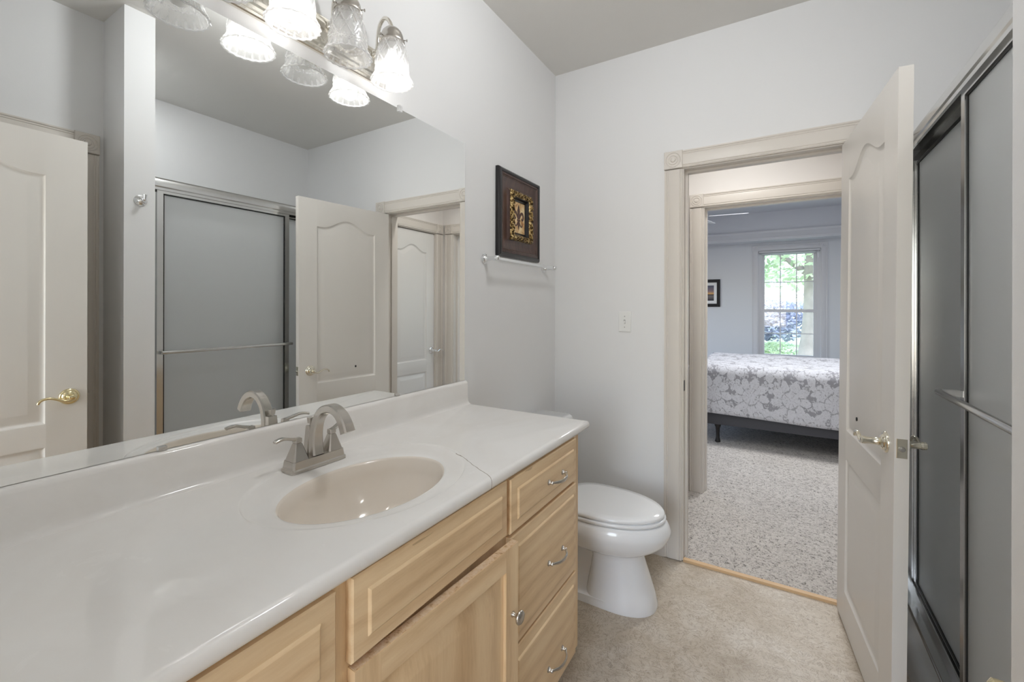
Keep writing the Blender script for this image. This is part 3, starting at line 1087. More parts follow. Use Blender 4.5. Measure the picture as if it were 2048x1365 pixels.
# basin (flat landing + rolled rim + bowl)
bm = new()
rings = []
for k, dz in ((1.06, 0), (1.02, 0), (1.0, -0.0006), (0.96, -0.0028), (0.92, -DISH), (0.6, -DISH - 0.0006), (0.25, -DISH - 0.0012), (0.13, -DISH - 0.0022), (0.06, -DISH - 0.0045), (0.0, -DISH - 0.0095)):
    rings.append([(*ellp(th, k), ZC + dz) for th in ths])
depth = 0.135
for s in (0.965, 0.93, 0.88, 0.8, 0.7, 0.58, 0.45, 0.32, 0.2, 0.115):
    zz = ZC - DISH - 0.0095 - depth * (1 - s ** 2.3) ** 0.62
    rings.append([(cb[0] - 0.02 * (1 - s) + eb[0] * s * math.cos(th), cb[1] + eb[1] * s * math.sin(th) * (1 - 0.25 * (1 - s)), zz) for th in ths])
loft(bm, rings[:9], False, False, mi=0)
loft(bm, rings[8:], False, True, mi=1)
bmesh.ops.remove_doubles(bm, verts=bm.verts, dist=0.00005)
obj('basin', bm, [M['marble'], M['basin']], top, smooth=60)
bm = new(); lathe(bm, [(0.021, 0), (0.021, 0.002), (0.017, 0.003), (0.012, 0.001), (0.004, 0.004)], (cb[0] - 0.018, cb[1], ZC - DISH - 0.0095 - depth + 0.0005), n=24)
obj('drain', bm, M['nickel'], top, smooth=40)
# deck
bm = new()
# outer path stays flat, lifts off into the rounded nose
rings = [[(*ellp(th, 1.06), ZC) for th in ths], [(*rectp(th), ZC) for th in ths]]
nose = [(0.004, -0.0004), (0.009, -0.002), (0.0125, -0.006), (0.0145, -0.012), (0.0145, -0.019), (0.012, -0.026), (0.004, -0.030)]
for o_, dz in nose:
    r = []
    for th in ths:
        x, y = rectp(th)
        if x > XF - 1e-5: x += o_
        if y > YE - 1e-5: y += o_
        r.append((x, y, ZC + dz))
    rings.append(r)
r = [((x if x < XF else XF - 0.02), (y if y < YE else YE - 0.02), ZC - 0.030) for x, y, z in rings[-1]]
rings.append(r)
loft(bm, rings, False, False)
obj('deck', bm, M['marble'], top, smooth=50)
# backsplash with coved foot
bm = new()
prof = [(0.0375, ZC), (0.031, ZC + 0.0015), (0.0255, ZC + 0.006), (0.0225, ZC + 0.013), (0.0205, ZC + 0.028), (0.0195, ZC + 0.085), (0.0175, ZC + 0.092), (0.012, ZC + 0.096), (0.007, ZC + 0.0975), (0.0005, ZC + 0.0975), (0.0005, ZC - 0.029), (0.0375, ZC - 0.029)]
loft(bm, [[(x, y, z) for x, z in prof] for y in (Y0, 1.5265)])
obj('backsplash', bm, M['marble'], top, smooth=50)

# ------------------------------------------------------------------ vanity cabinet
van = thing('vanity_cabinet', 'long light maple vanity cabinet under the cream marble top', 'cabinet', (0.28, 0.7, 0))
bm = new()
box(bm, 0.0015, 0.552, -0.045, 1.475, 0.115, 0.70)
box(bm, 0.0015, 0.06, -0.045, 1.475, 0.70, 0.8835); box(bm, 0.532, 0.552, -0.045, 1.475, 0.70, 0.8835)
box(bm, 0.06, 0.532, 1.457, 1.475, 0.70, 0.8835); box(bm, 0.06, 0.532, -0.045, -0.027, 0.70, 0.8835)
box(bm, 0.0015, 0.48, -0.045, 1.462, 0.0, 0.115)
obj('cabinet_body', bm, M['wood_z'], van)
FX = 0.5525
toF = lambda u, v, h: Vector((FX + h, u, v))


def slab_front(name, y0, y1, z0, z1, mat):
    bm = new()
    rect_loops(bm, toF, y0, y1, z0, z1, [(0, 0), (0, 0.013), (0.003, 0.016), (0.006, 0.0165), (0.030, 0.0185), (0.0315, 0.0205), (0.035, 0.0225), (0.038, 0.0225)], back=True)
    return obj(name, bm, mat, van, smooth=25)


def bow_pull(parent, y, z, w=0.098):
    bm = new()
    x0 = FX + 0.0222
    for s in (-1, 1):
        lathe(bm, [(0.0085, 0), (0.0085, 0.002), (0.006, 0.004), (0.0048, 0.009), (0.0055, 0.014), (0.004, 0.016)], (x0, y + s * w / 2, z), 'x', 14)
    P = smooth_path([(x0 + 0.012, y - w / 2 - 0.001, z), (x0 + 0.0175, y - w / 2 + 0.008, z), (x0 + 0.027, y - w / 4, z - 0.001), (x0 + 0.031, y, z - 0.001), (x0 + 0.027, y + w / 4, z - 0.001), (x0 + 0.0175, y + w / 2 - 0.008, z), (x0 + 0.012, y + w / 2 + 0.001, z)], 5)
    n_ = len(P)
    fl = []
    for i in range(n_):
        q = 1 - abs(2 * i / (n_ - 1) - 1)
        fl.append((0.0032 + 0.0028 * q, 0.0034 - 0.0006 * q))
    tube(bm, P, 0.004, 10, flat=fl, up=(0, 0, 1))
    return obj('drawer_pull', bm, M['nickel'], parent, smooth=50)


for (y0, y1) in ((0.984, 1.420), (-0.025, 0.453)):
    for z0, z1, pz in ((0.731, 0.876, 0.80), (0.423, 0.722, 0.556), (0.132, 0.415, 0.235)):
        d = slab_front('drawer', y0, y1, z0, z1, M['wood_y'])
        bow_pull(d, (1.2425 if y0 > 0.5 else 0.214), pz)
slab_front('false_front', 0.483, 0.967, 0.738, 0.881, M['wood_y'])
# cabinet door, a few degrees ajar
DH = (FX, 0.486)
da = math.radians(2.9)


def door_pt(u, v, h):
    return Vector((DH[0] + u * math.sin(da) + h * math.cos(da), DH[1] + u * math.cos(da) - h * math.sin(da), v))


def dbox(bm, u0, u1, v0, v1, h0, h1, mi=0):
    vs = [bm.verts.new(door_pt(*p)) for p in ((u0, v0, h0), (u1, v0, h0), (u1, v1, h0), (u0, v1, h0), (u0, v0, h1), (u1, v0, h1), (u1, v1, h1), (u0, v1, h1))]
    for q in ((3, 2, 1, 0), (4, 5, 6, 7), (0, 1, 5, 4), (1, 2, 6, 5), (2, 3, 7, 6), (3, 0, 4, 7)):
        f = bm.faces.new([vs[i] for i in q]); f.material_index = mi


bm = new()
DWd, z0, z1 = 0.490, 0.130, 0.7275
for a, b in ((0, 0.054), (DWd - 0.054, DWd)):
    dbox(bm, a, b, z0, z1, 0.0005, 0.020, 0)
for a, b in ((z0, z0 + 0.054), (z1 - 0.054, z1)):
    dbox(bm, 0.0542, DWd - 0.0542, a, b, 0.0005, 0.020, 1)
cdoor = obj('cabinet_door', bm, [M['wood_z'], M['wood_y']], van, bevel=0.0022)
bm = new()
rect_loops(bm, door_pt, 0.050, DWd - 0.050, z0 + 0.050, z1 - 0.050, [(0.0, 0.006), (0.002, 0.012), (0.010, 0.0105), (0.014, 0.0095), (0.050, 0.0175), (0.053, 0.0175)])
obj('raised_panel', bm, M['wood_z'], cdoor, smooth=20)
bm = new()
dbox(bm, 0.002, DWd - 0.002, z1 - 0.0002, z1 + 0.0006, 0.002, 0.0185)
obj('worn_edge', bm, M['worn'], cdoor)
kb = new()
c0 = door_pt(DWd - 0.027, 0.557, 0.02)
lathe(kb, [(0.007, 0), (0.0075, 0.002), (0.005, 0.006), (0.005, 0.013), (0.012, 0.018), (0.0165, 0.021), (0.017, 0.024), (0.0145, 0.0275), (0.006, 0.029)], c0, tuple(door_pt(0, 0, 1) - door_pt(0, 0, 0)), 22)
obj('knob', kb, M['nickel'], cdoor, smooth=50)

# ------------------------------------------------------------------ faucet
fa = thing('faucet', 'brushed nickel two-handle faucet behind the oval basin', 'faucet', (0.114, 0.729, ZC))
FZ = ZC - 0.0035
YF = 0.729


def frustum(bm, x, y, z0, z1, ax0, ay0, ax1, ay1, dx=0, dy=0, ch=0.18):
    def rg(cx_, cy_, a, b, z):
        k = ch * min(a, b)
        return [(cx_ + p, cy_ + q, z) for p, q in ((a, b - k), (a - k, b), (-a + k, b), (-a, b - k), (-a, -b + k), (-a + k, -b), (a - k, -b), (a, -b + k))]
    loft(bm, [rg(x, y, ax0, ay0, z0), rg(x + dx, y + dy, ax1, ay1, z1)])


bm = new()
frustum(bm, 0.114, YF, FZ, FZ + 0.007, 0.0285, 0.0795, 0.0282, 0.0792)
frustum(bm, 0.114, YF, FZ + 0.007, FZ + 0.010, 0.0282, 0.0792, 0.0255, 0.0765)
frustum(bm, 0.114, YF, FZ + 0.010, FZ + 0.028, 0.0255, 0.0765, 0.0235, 0.0735)
obj('base_plate', bm, M['nickel'], fa, smooth=20)
for s in (-1, 1):
    bm = new()
    yc = YF + s * 0.0505
    frustum(bm, 0.114, yc, FZ + 0.028, FZ + 0.070, 0.0215, 0.0215, 0.0085, 0.0085)
    frustum(bm, 0.114, yc, FZ + 0.070, FZ + 0.072, 0.0068, 0.0068, 0.0068, 0.0068)
    h_ = obj('handle', bm, M['nickel'], fa, smooth=20)
    bm = new()
    frustum(bm, 0.114, yc, FZ + 0.072, FZ + 0.082, 0.0092, 0.0092, 0.0085, 0.0085)
    P = smooth_path([(0.114, yc, FZ + 0.079), (0.116 - (0.006 if s > 0 else 0), yc + s * 0.016, FZ + 0.083), (0.118 - (0.016 if s > 0 else 0), yc + s * 0.038, FZ + 0.090), (0.120 - (0.026 if s > 0 else 0), yc + s * 0.054, FZ + 0.0895), (0.121 - (0.032 if s > 0 else 0), yc + s * 0.063, FZ + 0.087)], 4)
    sweep_rect(bm, P, [(0.0036 - 0.0006 * i / len(P), 0.0075 - 0.0015 * i / len(P)) for i in range(len(P))], (0, 0, 1))
    obj('lever', bm, M['nickel'], h_, smooth=30)
bm = new()
P = smooth_path([(0.121, YF, FZ + 0.028), (0.118, YF, FZ + 0.060), (0.120, YF, FZ + 0.092), (0.132, YF, FZ + 0.125), (0.155, YF, FZ + 0.149), (0.186, YF, FZ + 0.157), (0.214, YF, FZ + 0.148), (0.234, YF, FZ + 0.128), (0.246, YF, FZ + 0.104)], 5)
n_ = len(P)
sweep_rect(bm, P, [(0.0165 - 0.003 * math.sin(PI * i / (n_ - 1)), 0.0135 - 0.0042 * (i / (n_ - 1)) ** 0.5 + 0.007 * max(0, i / (n_ - 1) - 0.55)) for i in range(n_)], (0, 1, 0))
obj('spout', bm, M['nickel'], fa, smooth=30)
bm = new()
frustum(bm, 0.0955, YF, FZ + 0.0282, FZ + 0.102, 0.0105, 0.0165, 0.0085, 0.0125, dx=0.004)
obj('rod_housing', bm, M['nickel'], fa, smooth=20)
bm = new()
lathe(bm, [(0.003, 0.102), (0.003, 0.107)], (0.0955, YF, FZ), n=10)
frustum(bm, 0.0955, YF, FZ + 0.107, FZ + 0.122, 0.006, 0.006, 0.0075, 0.0075)
obj('lift_rod', bm, M['nickel'], fa, smooth=20)

# ------------------------------------------------------------------ vanity light
LY = (1.004, 0.836, 0.668, 0.500)
LX = 0.108
vl = thing('vanity_light', 'four-shade cut glass vanity light above the mirror, two bulbs lit', 'light fixture', (0.0, 0.752, 2.13))
bm = new()
toP = lambda u, v, h: Vector((h + 0.0003, u, v))
rect_loops(bm, toP, 0.435, 1.069, 2.078, 2.192, [(0, 0), (0, 0.008), (0.003, 0.011), (0.010, 0.012), (0.012, 0.018), (0.020, 0.020), (0.023, 0.027), (0.030, 0.029), (0.033, 0.029)], back=True)
obj('back_plate', bm, M['polnick'], vl, smooth=30)
SH = [(0.0330, 0.130), (0.0365, 0.126), (0.0395, 0.118), (0.0415, 0.110), (0.0440, 0.100), (0.0462, 0.090), (0.0480, 0.080), (0.0495, 0.070), (0.0507, 0.060), (0.0516, 0.050), (0.0520, 0.042), (0.0535, 0.038), (0.0520, 0.034), (0.0535, 0.028), (0.0565, 0.020), (0.0610, 0.011), (0.0648, 0.004), (0.0660, 0.0)]
SZ = 2.046
NS = 96


def shade_mod(t_, k, h):
    if h > 0.044 and h < 0.122:
        a = abs(math.sin(4 * t_ + h * 44)); b = abs(math.sin(4 * t_ - h * 44))
        return 0.0042 * max((1 - min(a, b) * 3.0), 0) - 0.0008
    if h < 0.030:
        return 0.0022 * math.cos(20 * t_) * (0.030 - h) / 0.030
    if 0.030 <= h <= 0.040:
        return 0.0010 * math.cos(36 * t_)
    return 0


def densify(pr, step=0.0022):
    out = []
    for (r0, h0), (r1, h1) in zip(pr, pr[1:]):
        m = max(1, int(abs(h1 - h0) / step))
        for i in range(m):
            q = i / m
            out.append((r0 + (r1 - r0) * q, h0 + (h1 - h0) * q))
    out.append(pr[-1])
    return out


SHD = densify(SH)
for i, ly in enumerate(LY):
    lit = i in (0, 2)
    # arm
    bm = new()
    P = smooth_path([(0.028, ly, 2.160), (0.040, ly, 2.178), (0.043, ly, 2.215), (0.052, ly, 2.248), (0.072, ly, 2.264), (0.092, ly, 2.252), (LX, ly, 2.222), (LX, ly, 2.205)], 5)
    tube(bm, P, 0.0062, 12)
    lathe(bm, [(0.014, 0), (0.014, 0.003), (0.010, 0.007), (0.008, 0.012)], (0.0285, ly, 2.160), 'x', 16)
    arm = obj('lamp_arm', bm, M['polnick'], vl, smooth=50)
    bm = new()
    lathe(bm, [(0.006, 2.222), (0.014, 2.221), (0.022, 2.216), (0.030, 2.207), (0.0345, 2.196), (0.036, 2.184), (0.040, 2.179), (0.040, 2.174), (0.036, 2.172), (0.020, 2.172)], (LX, ly, 0), n=28)
    for k in range(3):
        a = 0.5 + k * 2 * PI / 3
        p0 = Vector((LX + 0.036 * math.cos(a), ly + 0.036 * math.sin(a), 2.181))
        dr = Vector((math.cos(a), math.sin(a), -0.15))
        tube(bm, [p0, p0 + dr * 0.010], 0.0016, 8)
        lathe(bm, [(0.0008, 0), (0.0042, 0.001), (0.0042, 0.0025), (0.0008, 0.0035)], p0 + dr * 0.010, tuple(dr), 10)
    obj('shade_holder', bm, M['nickel'], arm, smooth=40)
    # socket and bulb
    bm = new()
    lathe(bm, [(0.014, 2.173), (0.014, 2.150)], (LX, ly, 0), n=16)
    obj('socket', bm, M['plastic'], arm, smooth=40)
    bm = new()
    lathe(bm, [(0.012, 2.152), (0.014, 2.142), (0.022, 2.125), (0.0275, 2.108), (0.0285, 2.098), (0.026, 2.086), (0.018, 2.076), (0.007, 2.071)], (LX, ly, 0), n=20)
    obj('light_bulb', bm, M['bulb_on'] if lit else M['bulb_off'], arm, smooth=60)
    # glass shade, a real wall thickness
    bm = new()
    outer = [(r, h) for r, h in SHD]
    inner = [(max(r - 0.0045, 0.01), h) for r, h in reversed(SHD)]
    prof_ = outer + inner
    no = len(outer)
    lathe(bm, prof_, (LX, ly, SZ), 'z', NS, mod=lambda t_, k, h: shade_mod(t_, k, h) if k < no else (-0.6 * shade_mod(t_, k, h) if h > 0.044 else 0.5 * shade_mod(t_, k, h)), cap0=False, cap1=False)
    obj('glass_shade', bm, M['shade'], vl, smooth=70)
    if lit:
        light('bulb_light', 'POINT', (LX, ly, 2.066), 0.75, (1.0, 0.98, 0.95), 0.025)

# ------------------------------------------------------------------ picture on the mirror wall
pic = thing('framed_picture', 'small parchment emblem print in a wide dark wood frame with carved gilt inner frame', 'picture', (0.0, 1.973, 1.795))
toW = lambda u, v, h: Vector((h + 0.001, u, v))
bm = new()
rect_loops(bm, toW, 1.770, 2.188, 1.578, 2.012, [(0, 0), (0, 0.014), (0.003, 0.021), (0.010, 0.027), (0.018, 0.027), (0.022, 0.022)], fill=False, back=True)
obj('outer_bead', bm, M['blackframe'], pic, smooth=35)
bm = new()
rect_loops(bm, toW, 1.792, 2.166, 1.600, 1.990, [(0, 0.010), (0, 0.021), (0.006, 0.023), (0.010, 0.023), (0.012, 0.019), (0.016, 0.020), (0.019, 0.017), (0.044, 0.0095), (0.064, 0.0105), (0.073, 0.0175), (0.078, 0.020), (0.084, 0.019), (0.086, 0.010)], fill=False)
obj('outer_frame', bm, M['mahog'], pic, smooth=25)
bm = new()


def gj(li, u, v, k):
    if li in (2, 3, 4):
        a = u if k in (0, 2) else v
        return 0.0035 * math.sin(a * 210) + 0.0025 * math.sin(a * 97 + li)
    return 0


rect_loops(bm, toW, 1.872, 2.092, 1.668, 1.922, [(0, 0.008), (0.001, 0.024), (0.006, 0.031), (0.013, 0.034), (0.022, 0.031), (0.028, 0.025), (0.030, 0.022)], fill=False, sub=40, jig=gj)
gilt = obj('gilt_frame', bm, M['gilt'], pic, smooth=60)
# scrolled leaves carved on the gilt frame
bm = new()
random.seed(3)
for side in range(4):
    L_ = 0.186 if side in (0, 2) else 0.224
    n_ = 6 if side in (0, 2) else 7
    for k in range(n_):
        q = (k + 0.5) / n_ - 0.5
        if side == 0: c_ = (1.982 + q * L_, 1.682)
        elif side == 2: c_ = (1.982 + q * L_, 1.908)
        elif side == 1: c_ = (2.078, 1.795 + q * L_)
        else: c_ = (1.886, 1.795 + q * L_)
        along = (1, 0) if side in (0, 2) else (0, 1)
        sg = 1 if k % 2 else -1
        pts = []
        for j in range(9):
            a = j / 8 * 1.5 * PI
            r_ = 0.0095 * (1 - 0.08 * j)
            pu = along[0] * (j - 4) * 0.003 + r_ * math.cos(a) * 0.6
            pv = along[1] * (j - 4) * 0.003 + sg * r_ * math.sin(a) * 0.6
            pts.append(toW(c_[0] + pu, c_[1] + pv, 0.036))
        tube(bm, pts, [0.0018 + 0.0026 * math.sin(PI * j / 8) for j in range(9)], 8)
obj('scrollwork', bm, M['gilt'], gilt, smooth=60)
bm = new()
rect_loops(bm, toW, 1.900, 2.064, 1.697, 1.893, [(0, 0.022), (0.004, 0.020), (0.010, 0.010), (0.014, 0.008), (0.018, 0.005)], fill=False)
obj('inner_liner', bm, M['blackframe'], pic, smooth=30)
bm = new(); box(bm, 0.003, 0.0045, 1.916, 2.048, 1.713, 1.877)
art = obj('print', bm, M['parch'], pic)
bm = new()


def poly(bm, pts, x=0.0046, th=0.0008):
    a = [bm.verts.new((x, y, z)) for y, z in pts]
    b = [bm.verts.new((x + th, y, z)) for y, z in pts]
    n = len(pts)
    bm.faces.new(b)
    for i in range(n):
        bm.faces.new((a[i], a[(i + 1) % n], b[(i + 1) % n], b[i]))


cy_, cz_ = 1.984, 1.797
S = 0.069
petal = [(0, 1.0), (0.10, 0.80), (0.19, 0.52), (0.17, 0.28), (0.08, 0.02), (0.06, -0.12), (-0.06, -0.12), (-0.08, 0.02), (-0.17, 0.28), (-0.19, 0.52), (-0.10, 0.80)]
poly(bm, [(cy_ + a * S, cz_ + b * S) for a, b in petal])
for s in (-1, 1):
    P = smooth_path([(0.0049, cy_ + s * a * S, cz_ + b * S) for a, b in ((0.10, -0.12), (0.20, 0.10), (0.36, 0.32), (0.56, 0.36), (0.68, 0.18), (0.64, -0.06), (0.50, -0.12), (0.44, 0.0))], 5)
    n_ = len(P)
    tube(bm, P, 0.003, 8, flat=[(0.0006, (0.0035 + 0.0045 * math.sin(PI * (i / n_) ** 0.8))) for i in range(n_)], up=(1, 0, 0))
    P = smooth_path([(0.0049, cy_ + s * a * S, cz_ + b * S) for a, b in ((0.08, -0.32), (0.22, -0.52), (0.40, -0.66), (0.54, -0.56), (0.48, -0.44))], 5)
    n_ = len(P)
    tube(bm, P, 0.003, 8, flat=[(0.0006, 0.0055 - 0.003 * i / n_) for i in range(n_)], up=(1, 0, 0))
poly(bm, [(cy_ + a * S, cz_ + b * S) for a, b in ((-0.24, -0.14), (0.24, -0.14), (0.24, -0.28), (-0.24, -0.28))])
poly(bm, [(cy_ + a * S, cz_ + b * S) for a, b in ((-0.10, -0.28), (0.10, -0.28), (0.16, -0.60), (0.0, -0.95), (-0.16, -0.60))])
obj('emblem', bm, M['ink'], art, smooth=40)

# ------------------------------------------------------------------ towel bar
tb = thing('towel_bar', 'chrome towel bar below the dark framed picture', 'towel bar', (0.0, 1.976, 1.553))
for y in (1.676, 2.276):
    bm = new()
    lathe(bm, [(0.024, 0.0003), (0.024, 0.004), (0.021, 0.006), (0.021, 0.009), (0.016, 0.012), (0.012, 0.016), (0.0105, 0.05), (0.0125, 0.055), (0.0125, 0.078), (0.010, 0.082), (0.004, 0.084)], (0, y, 1.553), 'x', 24)
    obj('bracket', bm, M['chrome'], tb, smooth=50)
bm = new(); tube(bm, [(0.067, 1.690, 1.553), (0.067, 2.262, 1.553)], 0.0078, 16)
obj('bar', bm, M['chrome'], tb, smooth=50)

# ------------------------------------------------------------------ light switch
sw = thing('light_switch', 'white toggle light switch on the far wall by the doorway', 'light switch', (0.432, D, 1.249))
toD = lambda u, v, h: Vector((u, D - h - 0.0002, v))
bm = new(); rect_loops(bm, toD, 0.397, 0.467, 1.192, 1.306, [(0, 0), (0.0005, 0.004), (0.004, 0.006), (0.006, 0.006)], back=True)
obj('switch_plate', bm, M['plastic'], sw, smooth=30)
bm = new(); box(bm, 0.427, 0.437, D - 0.0075, D - 0.0062, 1.237, 1.261)
tg = obj('toggle_slot', bm, M['steel'], sw)
bm = new()
loft(bm, [[(0.4285, D - 0.0065, 1.244), (0.4355, D - 0.0065, 1.244), (0.4355, D - 0.0065, 1.256), (0.4285, D - 0.0065, 1.256)], [(0.4292, D - 0.018, 1.239), (0.4348, D - 0.018, 1.239), (0.4348, D - 0.018, 1.245), (0.4292, D - 0.018, 1.245)]])
obj('toggle', bm, M['plastic'], sw)
for z in (1.219, 1.279):
    bm = new(); lathe(bm, [(0.0035, 0.0060), (0.003, 0.0072), (0.001, 0.0075)], (0.432, D, z), '-y', 12)
    obj('screw', bm, M['steel'], sw, smooth=40)

# ------------------------------------------------------------------ robe hook
rh = thing('robe_hook', 'round chrome robe hook on the narrow wing wall by the shower', 'hook', (1.462, 0.881, 1.836))
bm = new()
lathe(bm, [(0.026, 0.0003), (0.026, 0.004), (0.022, 0.006), (0.022, 0.009), (0.017, 0.012), (0.017, 0.015), (0.011, 0.019), (0.009, 0.024), (0.006, 0.026)], (1.462, 0.881, 1.836), '-x', 28)
obj('rosette', bm, M['chrome'], rh, smooth=45)
bm = new()
P = smooth_path([(1.440, 0.881, 1.834), (1.426, 0.881, 1.830), (1.414, 0.881, 1.834), (1.409, 0.881, 1.848), (1.408, 0.881, 1.858)], 5)
n_ = len(P)
tube(bm, P, [0.0055 + 0.003 * (i / n_) ** 2 for i in range(n_)], 12)
obj('hook_arm', bm, M['chrome'], rh, smooth=50)

# ------------------------------------------------------------------ toilet
toi = thing('toilet', 'white two-piece toilet between the vanity and the doorway', 'toilet', (0.35, 1.985, 0))
TY = 1.985


def egg(xb, xf, hw, z, n=48, sq=2.0, back=0.6):
    """plan outline: elongated, blunter at the back"""
    pts = []
    xm = xb + (xf - xb) * 0.42
    for k in range(n):
        a = 2 * PI * k / n
        c_, s_ = math.cos(a), math.sin(a)
        e = 2.0 / sq
        if c_ >= 0:
            x = xm + (xf - xm) * abs(c_) ** (e)
        else:
            x = xm - (xm - xb) * abs(c_) ** (back)
        y = TY + hw * (abs(s_) ** e) * (1 if s_ >= 0 else -1)
        pts.append((x, y, z))
    return pts


bm = new()
loft(bm, [egg(0.40, 0.712, 0.122, 0.0, sq=2.3, back=0.25), egg(0.402, 0.713, 0.123, 0.012, sq=2.3, back=0.25), egg(0.41, 0.702, 0.115, 0.06, sq=2.3, back=0.25), egg(0.425, 0.676, 0.101, 0.14, sq=2.3, back=0.25), egg(0.435, 0.655, 0.095, 0.20, sq=2.3, back=0.25), egg(0.43, 0.648, 0.098, 0.228, sq=2.2, back=0.3), egg(0.40, 0.660, 0.112, 0.240), egg(0.34, 0.690, 0.142, 0.252), egg(0.29, 0.722, 0.166, 0.272), egg(0.265, 0.752, 0.183, 0.300), egg(0.258, 0.768, 0.192, 0.332), egg(0.258, 0.770, 0.193, 0.350), egg(0.262, 0.760, 0.187, 0.372), egg(0.268, 0.750, 0.181, 0.386), egg(0.275, 0.742, 0.175, 0.389)])
obj('bowl', bm, M['porc'], toi, smooth=50)
bm = new()


def rr(x0, x1, hw, z, r=0.03, n=8, yc=TY):
    pts = []
    for cx_, cy_, a0 in ((x1 - r, yc + hw - r, 0), (x0 + r, yc + hw - r, PI / 2), (x0 + r, yc - hw + r, PI), (x1 - r, yc - hw + r, 1.5 * PI)):
        for k in range(n + 1):
            a = a0 + PI / 2 * k / n
            pts.append((cx_ + r * math.cos(a), cy_ + r * math.sin(a), z))
    return pts


loft(bm, [rr(0.14, 0.56, 0.120, 0.0, 0.05), rr(0.14, 0.56, 0.120, 0.035, 0.05), rr(0.15, 0.53, 0.092, 0.055, 0.045), rr(0.16, 0.50, 0.058, 0.12, 0.04), rr(0.16, 0.46, 0.056, 0.25, 0.04), rr(0.06, 0.44, 0.105, 0.33, 0.05), rr(0.035, 0.42, 0.150, 0.372, 0.06), rr(0.035, 0.40, 0.150, 0.386, 0.06)])
obj('trapway', bm, M['porc'], toi, smooth=50)
bm = new()
loft(bm, [egg(0.262, 0.744, 0.180, 0.3915), egg(0.258, 0.749, 0.184, 0.396), egg(0.258, 0.749, 0.184, 0.404), egg(0.262, 0.745, 0.181, 0.4075)])
obj('seat', bm, M['porc'], toi, smooth=50)
bm = new()
loft(bm, [egg(0.262, 0.738, 0.177, 0.4105), egg(0.257, 0.743, 0.181, 0.414), egg(0.257, 0.743, 0.181, 0.422), egg(0.262, 0.738, 0.177, 0.4275), egg(0.30, 0.70, 0.145, 0.4305), egg(0.40, 0.60, 0.07, 0.4315)])
obj('lid', bm, M['porc'], toi, smooth=50)
for s in (-1, 1):
    bm = new(); lathe(bm, [(0.012, -0.02), (0.014, -0.017), (0.014, 0.017), (0.012, 0.02)], (0.252, TY + s * 0.075, 0.402), 'y', 14)
    obj('seat_hinge', bm, M['porc'], toi, smooth=50)
bm = new()
loft(bm, [rr(0.030, 0.215, 0.190, 0.3865, 0.05), rr(0.026, 0.226, 0.200, 0.42, 0.05), rr(0.022, 0.236, 0.208, 0.722, 0.05)])
obj('tank', bm, M['porc'], toi, smooth=50)


def lidring(g, z):
    pts = []
    base = rr(0.012 - g, 0.228 + g, 0.218 + g, z, 0.045 + g)
    for x, y, zz in base:
        q = max(0.0, 1 - ((y - TY) / 0.218) ** 2)
        pts.append((x + (0.022 * q if x > 0.12 else 0), y, zz))
    return pts


bm = new()
loft(bm, [lidring(-0.006, 0.7225), lidring(0.0, 0.729), lidring(0.0, 0.744), lidring(-0.004, 0.752), lidring(-0.016, 0.757)])
obj('tank_lid', bm, M['porc'], toi, smooth=50)

# toilet paper on the cabinet side
tpr = thing('toilet_paper_holder', 'toilet paper roll on a holder at the end of the vanity by the toilet', 'toilet paper', (0.47, 1.53, 0.43))
for xa, xb_ in ((0.395, 0.405), (0.516, 0.522)):
    bm = new(); box(bm, xa, xb_, 1.4742, 1.535, 0.42, 0.44)
    obj('bracket', bm, M['chrome'], tpr, bevel=0.002)
bm = new(); tube(bm, [(0.404, 1.53, 0.43), (0.517, 1.53, 0.43)], 0.012, 12)
obj('spindle', bm, M['chrome'], tpr, smooth=40)
bm = new(); lathe(bm, [(0.02, 0.0), (0.046, 0.0), (0.046, 0.100), (0.02, 0.100)], (0.410, 1.530, 0.43), 'x', 32)
obj('paper_roll', bm, M['paper'], tpr, smooth=40)

# ------------------------------------------------------------------ shower
pan = thing('shower_base', 'white shower base with a rounded front curb', 'shower base', (2.0, 1.69, 0))
bm = new()
cp = [(1.572, 0.0), (1.574, 0.06), (1.582, 0.10), (1.592, 0.112), (1.600, 0.122), (1.606, 0.150), (1.616, 0.164), (1.630, 0.169), (1.690, 0.169), (1.705, 0.162), (1.715, 0.14), (1.72, 0.06), (1.72, 0.0)]
loft(bm, [[(x, y, z) for x, z in cp] for y in (0.9405, D - 0.0015)])
obj('curb', bm, M['acrylic'], pan, smooth=50)
bm = new(); box(bm, 1.7205, 2.471, 0.9405, D - 0.0015, 0.0, 0.05)
obj('pan_floor', bm, M['acrylic'], pan)

enc = thing('shower_door_frame', 'polished aluminium frame of the sliding shower doors', 'shower frame', (1.635, 1.69, 0.169))
bm = new()
hp = [(1.600, 1.937), (1.600, 1.950), (1.596, 1.956), (1.596, 1.975), (1.600, 1.992), (1.612, 2.003), (1.650, 2.003), (1.674, 1.996), (1.676, 1.937), (1.668, 1.937), (1.668, 1.985), (1.608, 1.985), (1.608, 1.937)]
loft(bm, [[(x, y, z) for x, z in hp] for y in (0.941, D - 0.001)])
obj('header', bm, M['alum'], enc, smooth=30)
bm = new()
for x0, x1, z0_, z1_ in ((1.598, 1.678, 0.1692, 0.176), (1.600, 1.606, 0.176, 0.186), (1.636, 1.641, 0.176, 0.200), (1.672, 1.678, 0.176, 0.205)):
    box(bm, x0, x1, 0.941, D - 0.001, z0_, z1_)
obj('sill_track', bm, M['alum'], enc, bevel=0.0015)
for y0, y1 in ((0.9405, 0.968), (D - 0.028, D - 0.0005)):
    bm = new(); box(bm, 1.604, 1.672, y0, y1, 0.176, 1.936)
    obj('wall_jamb', bm, M['alum'], enc, bevel=0.003)


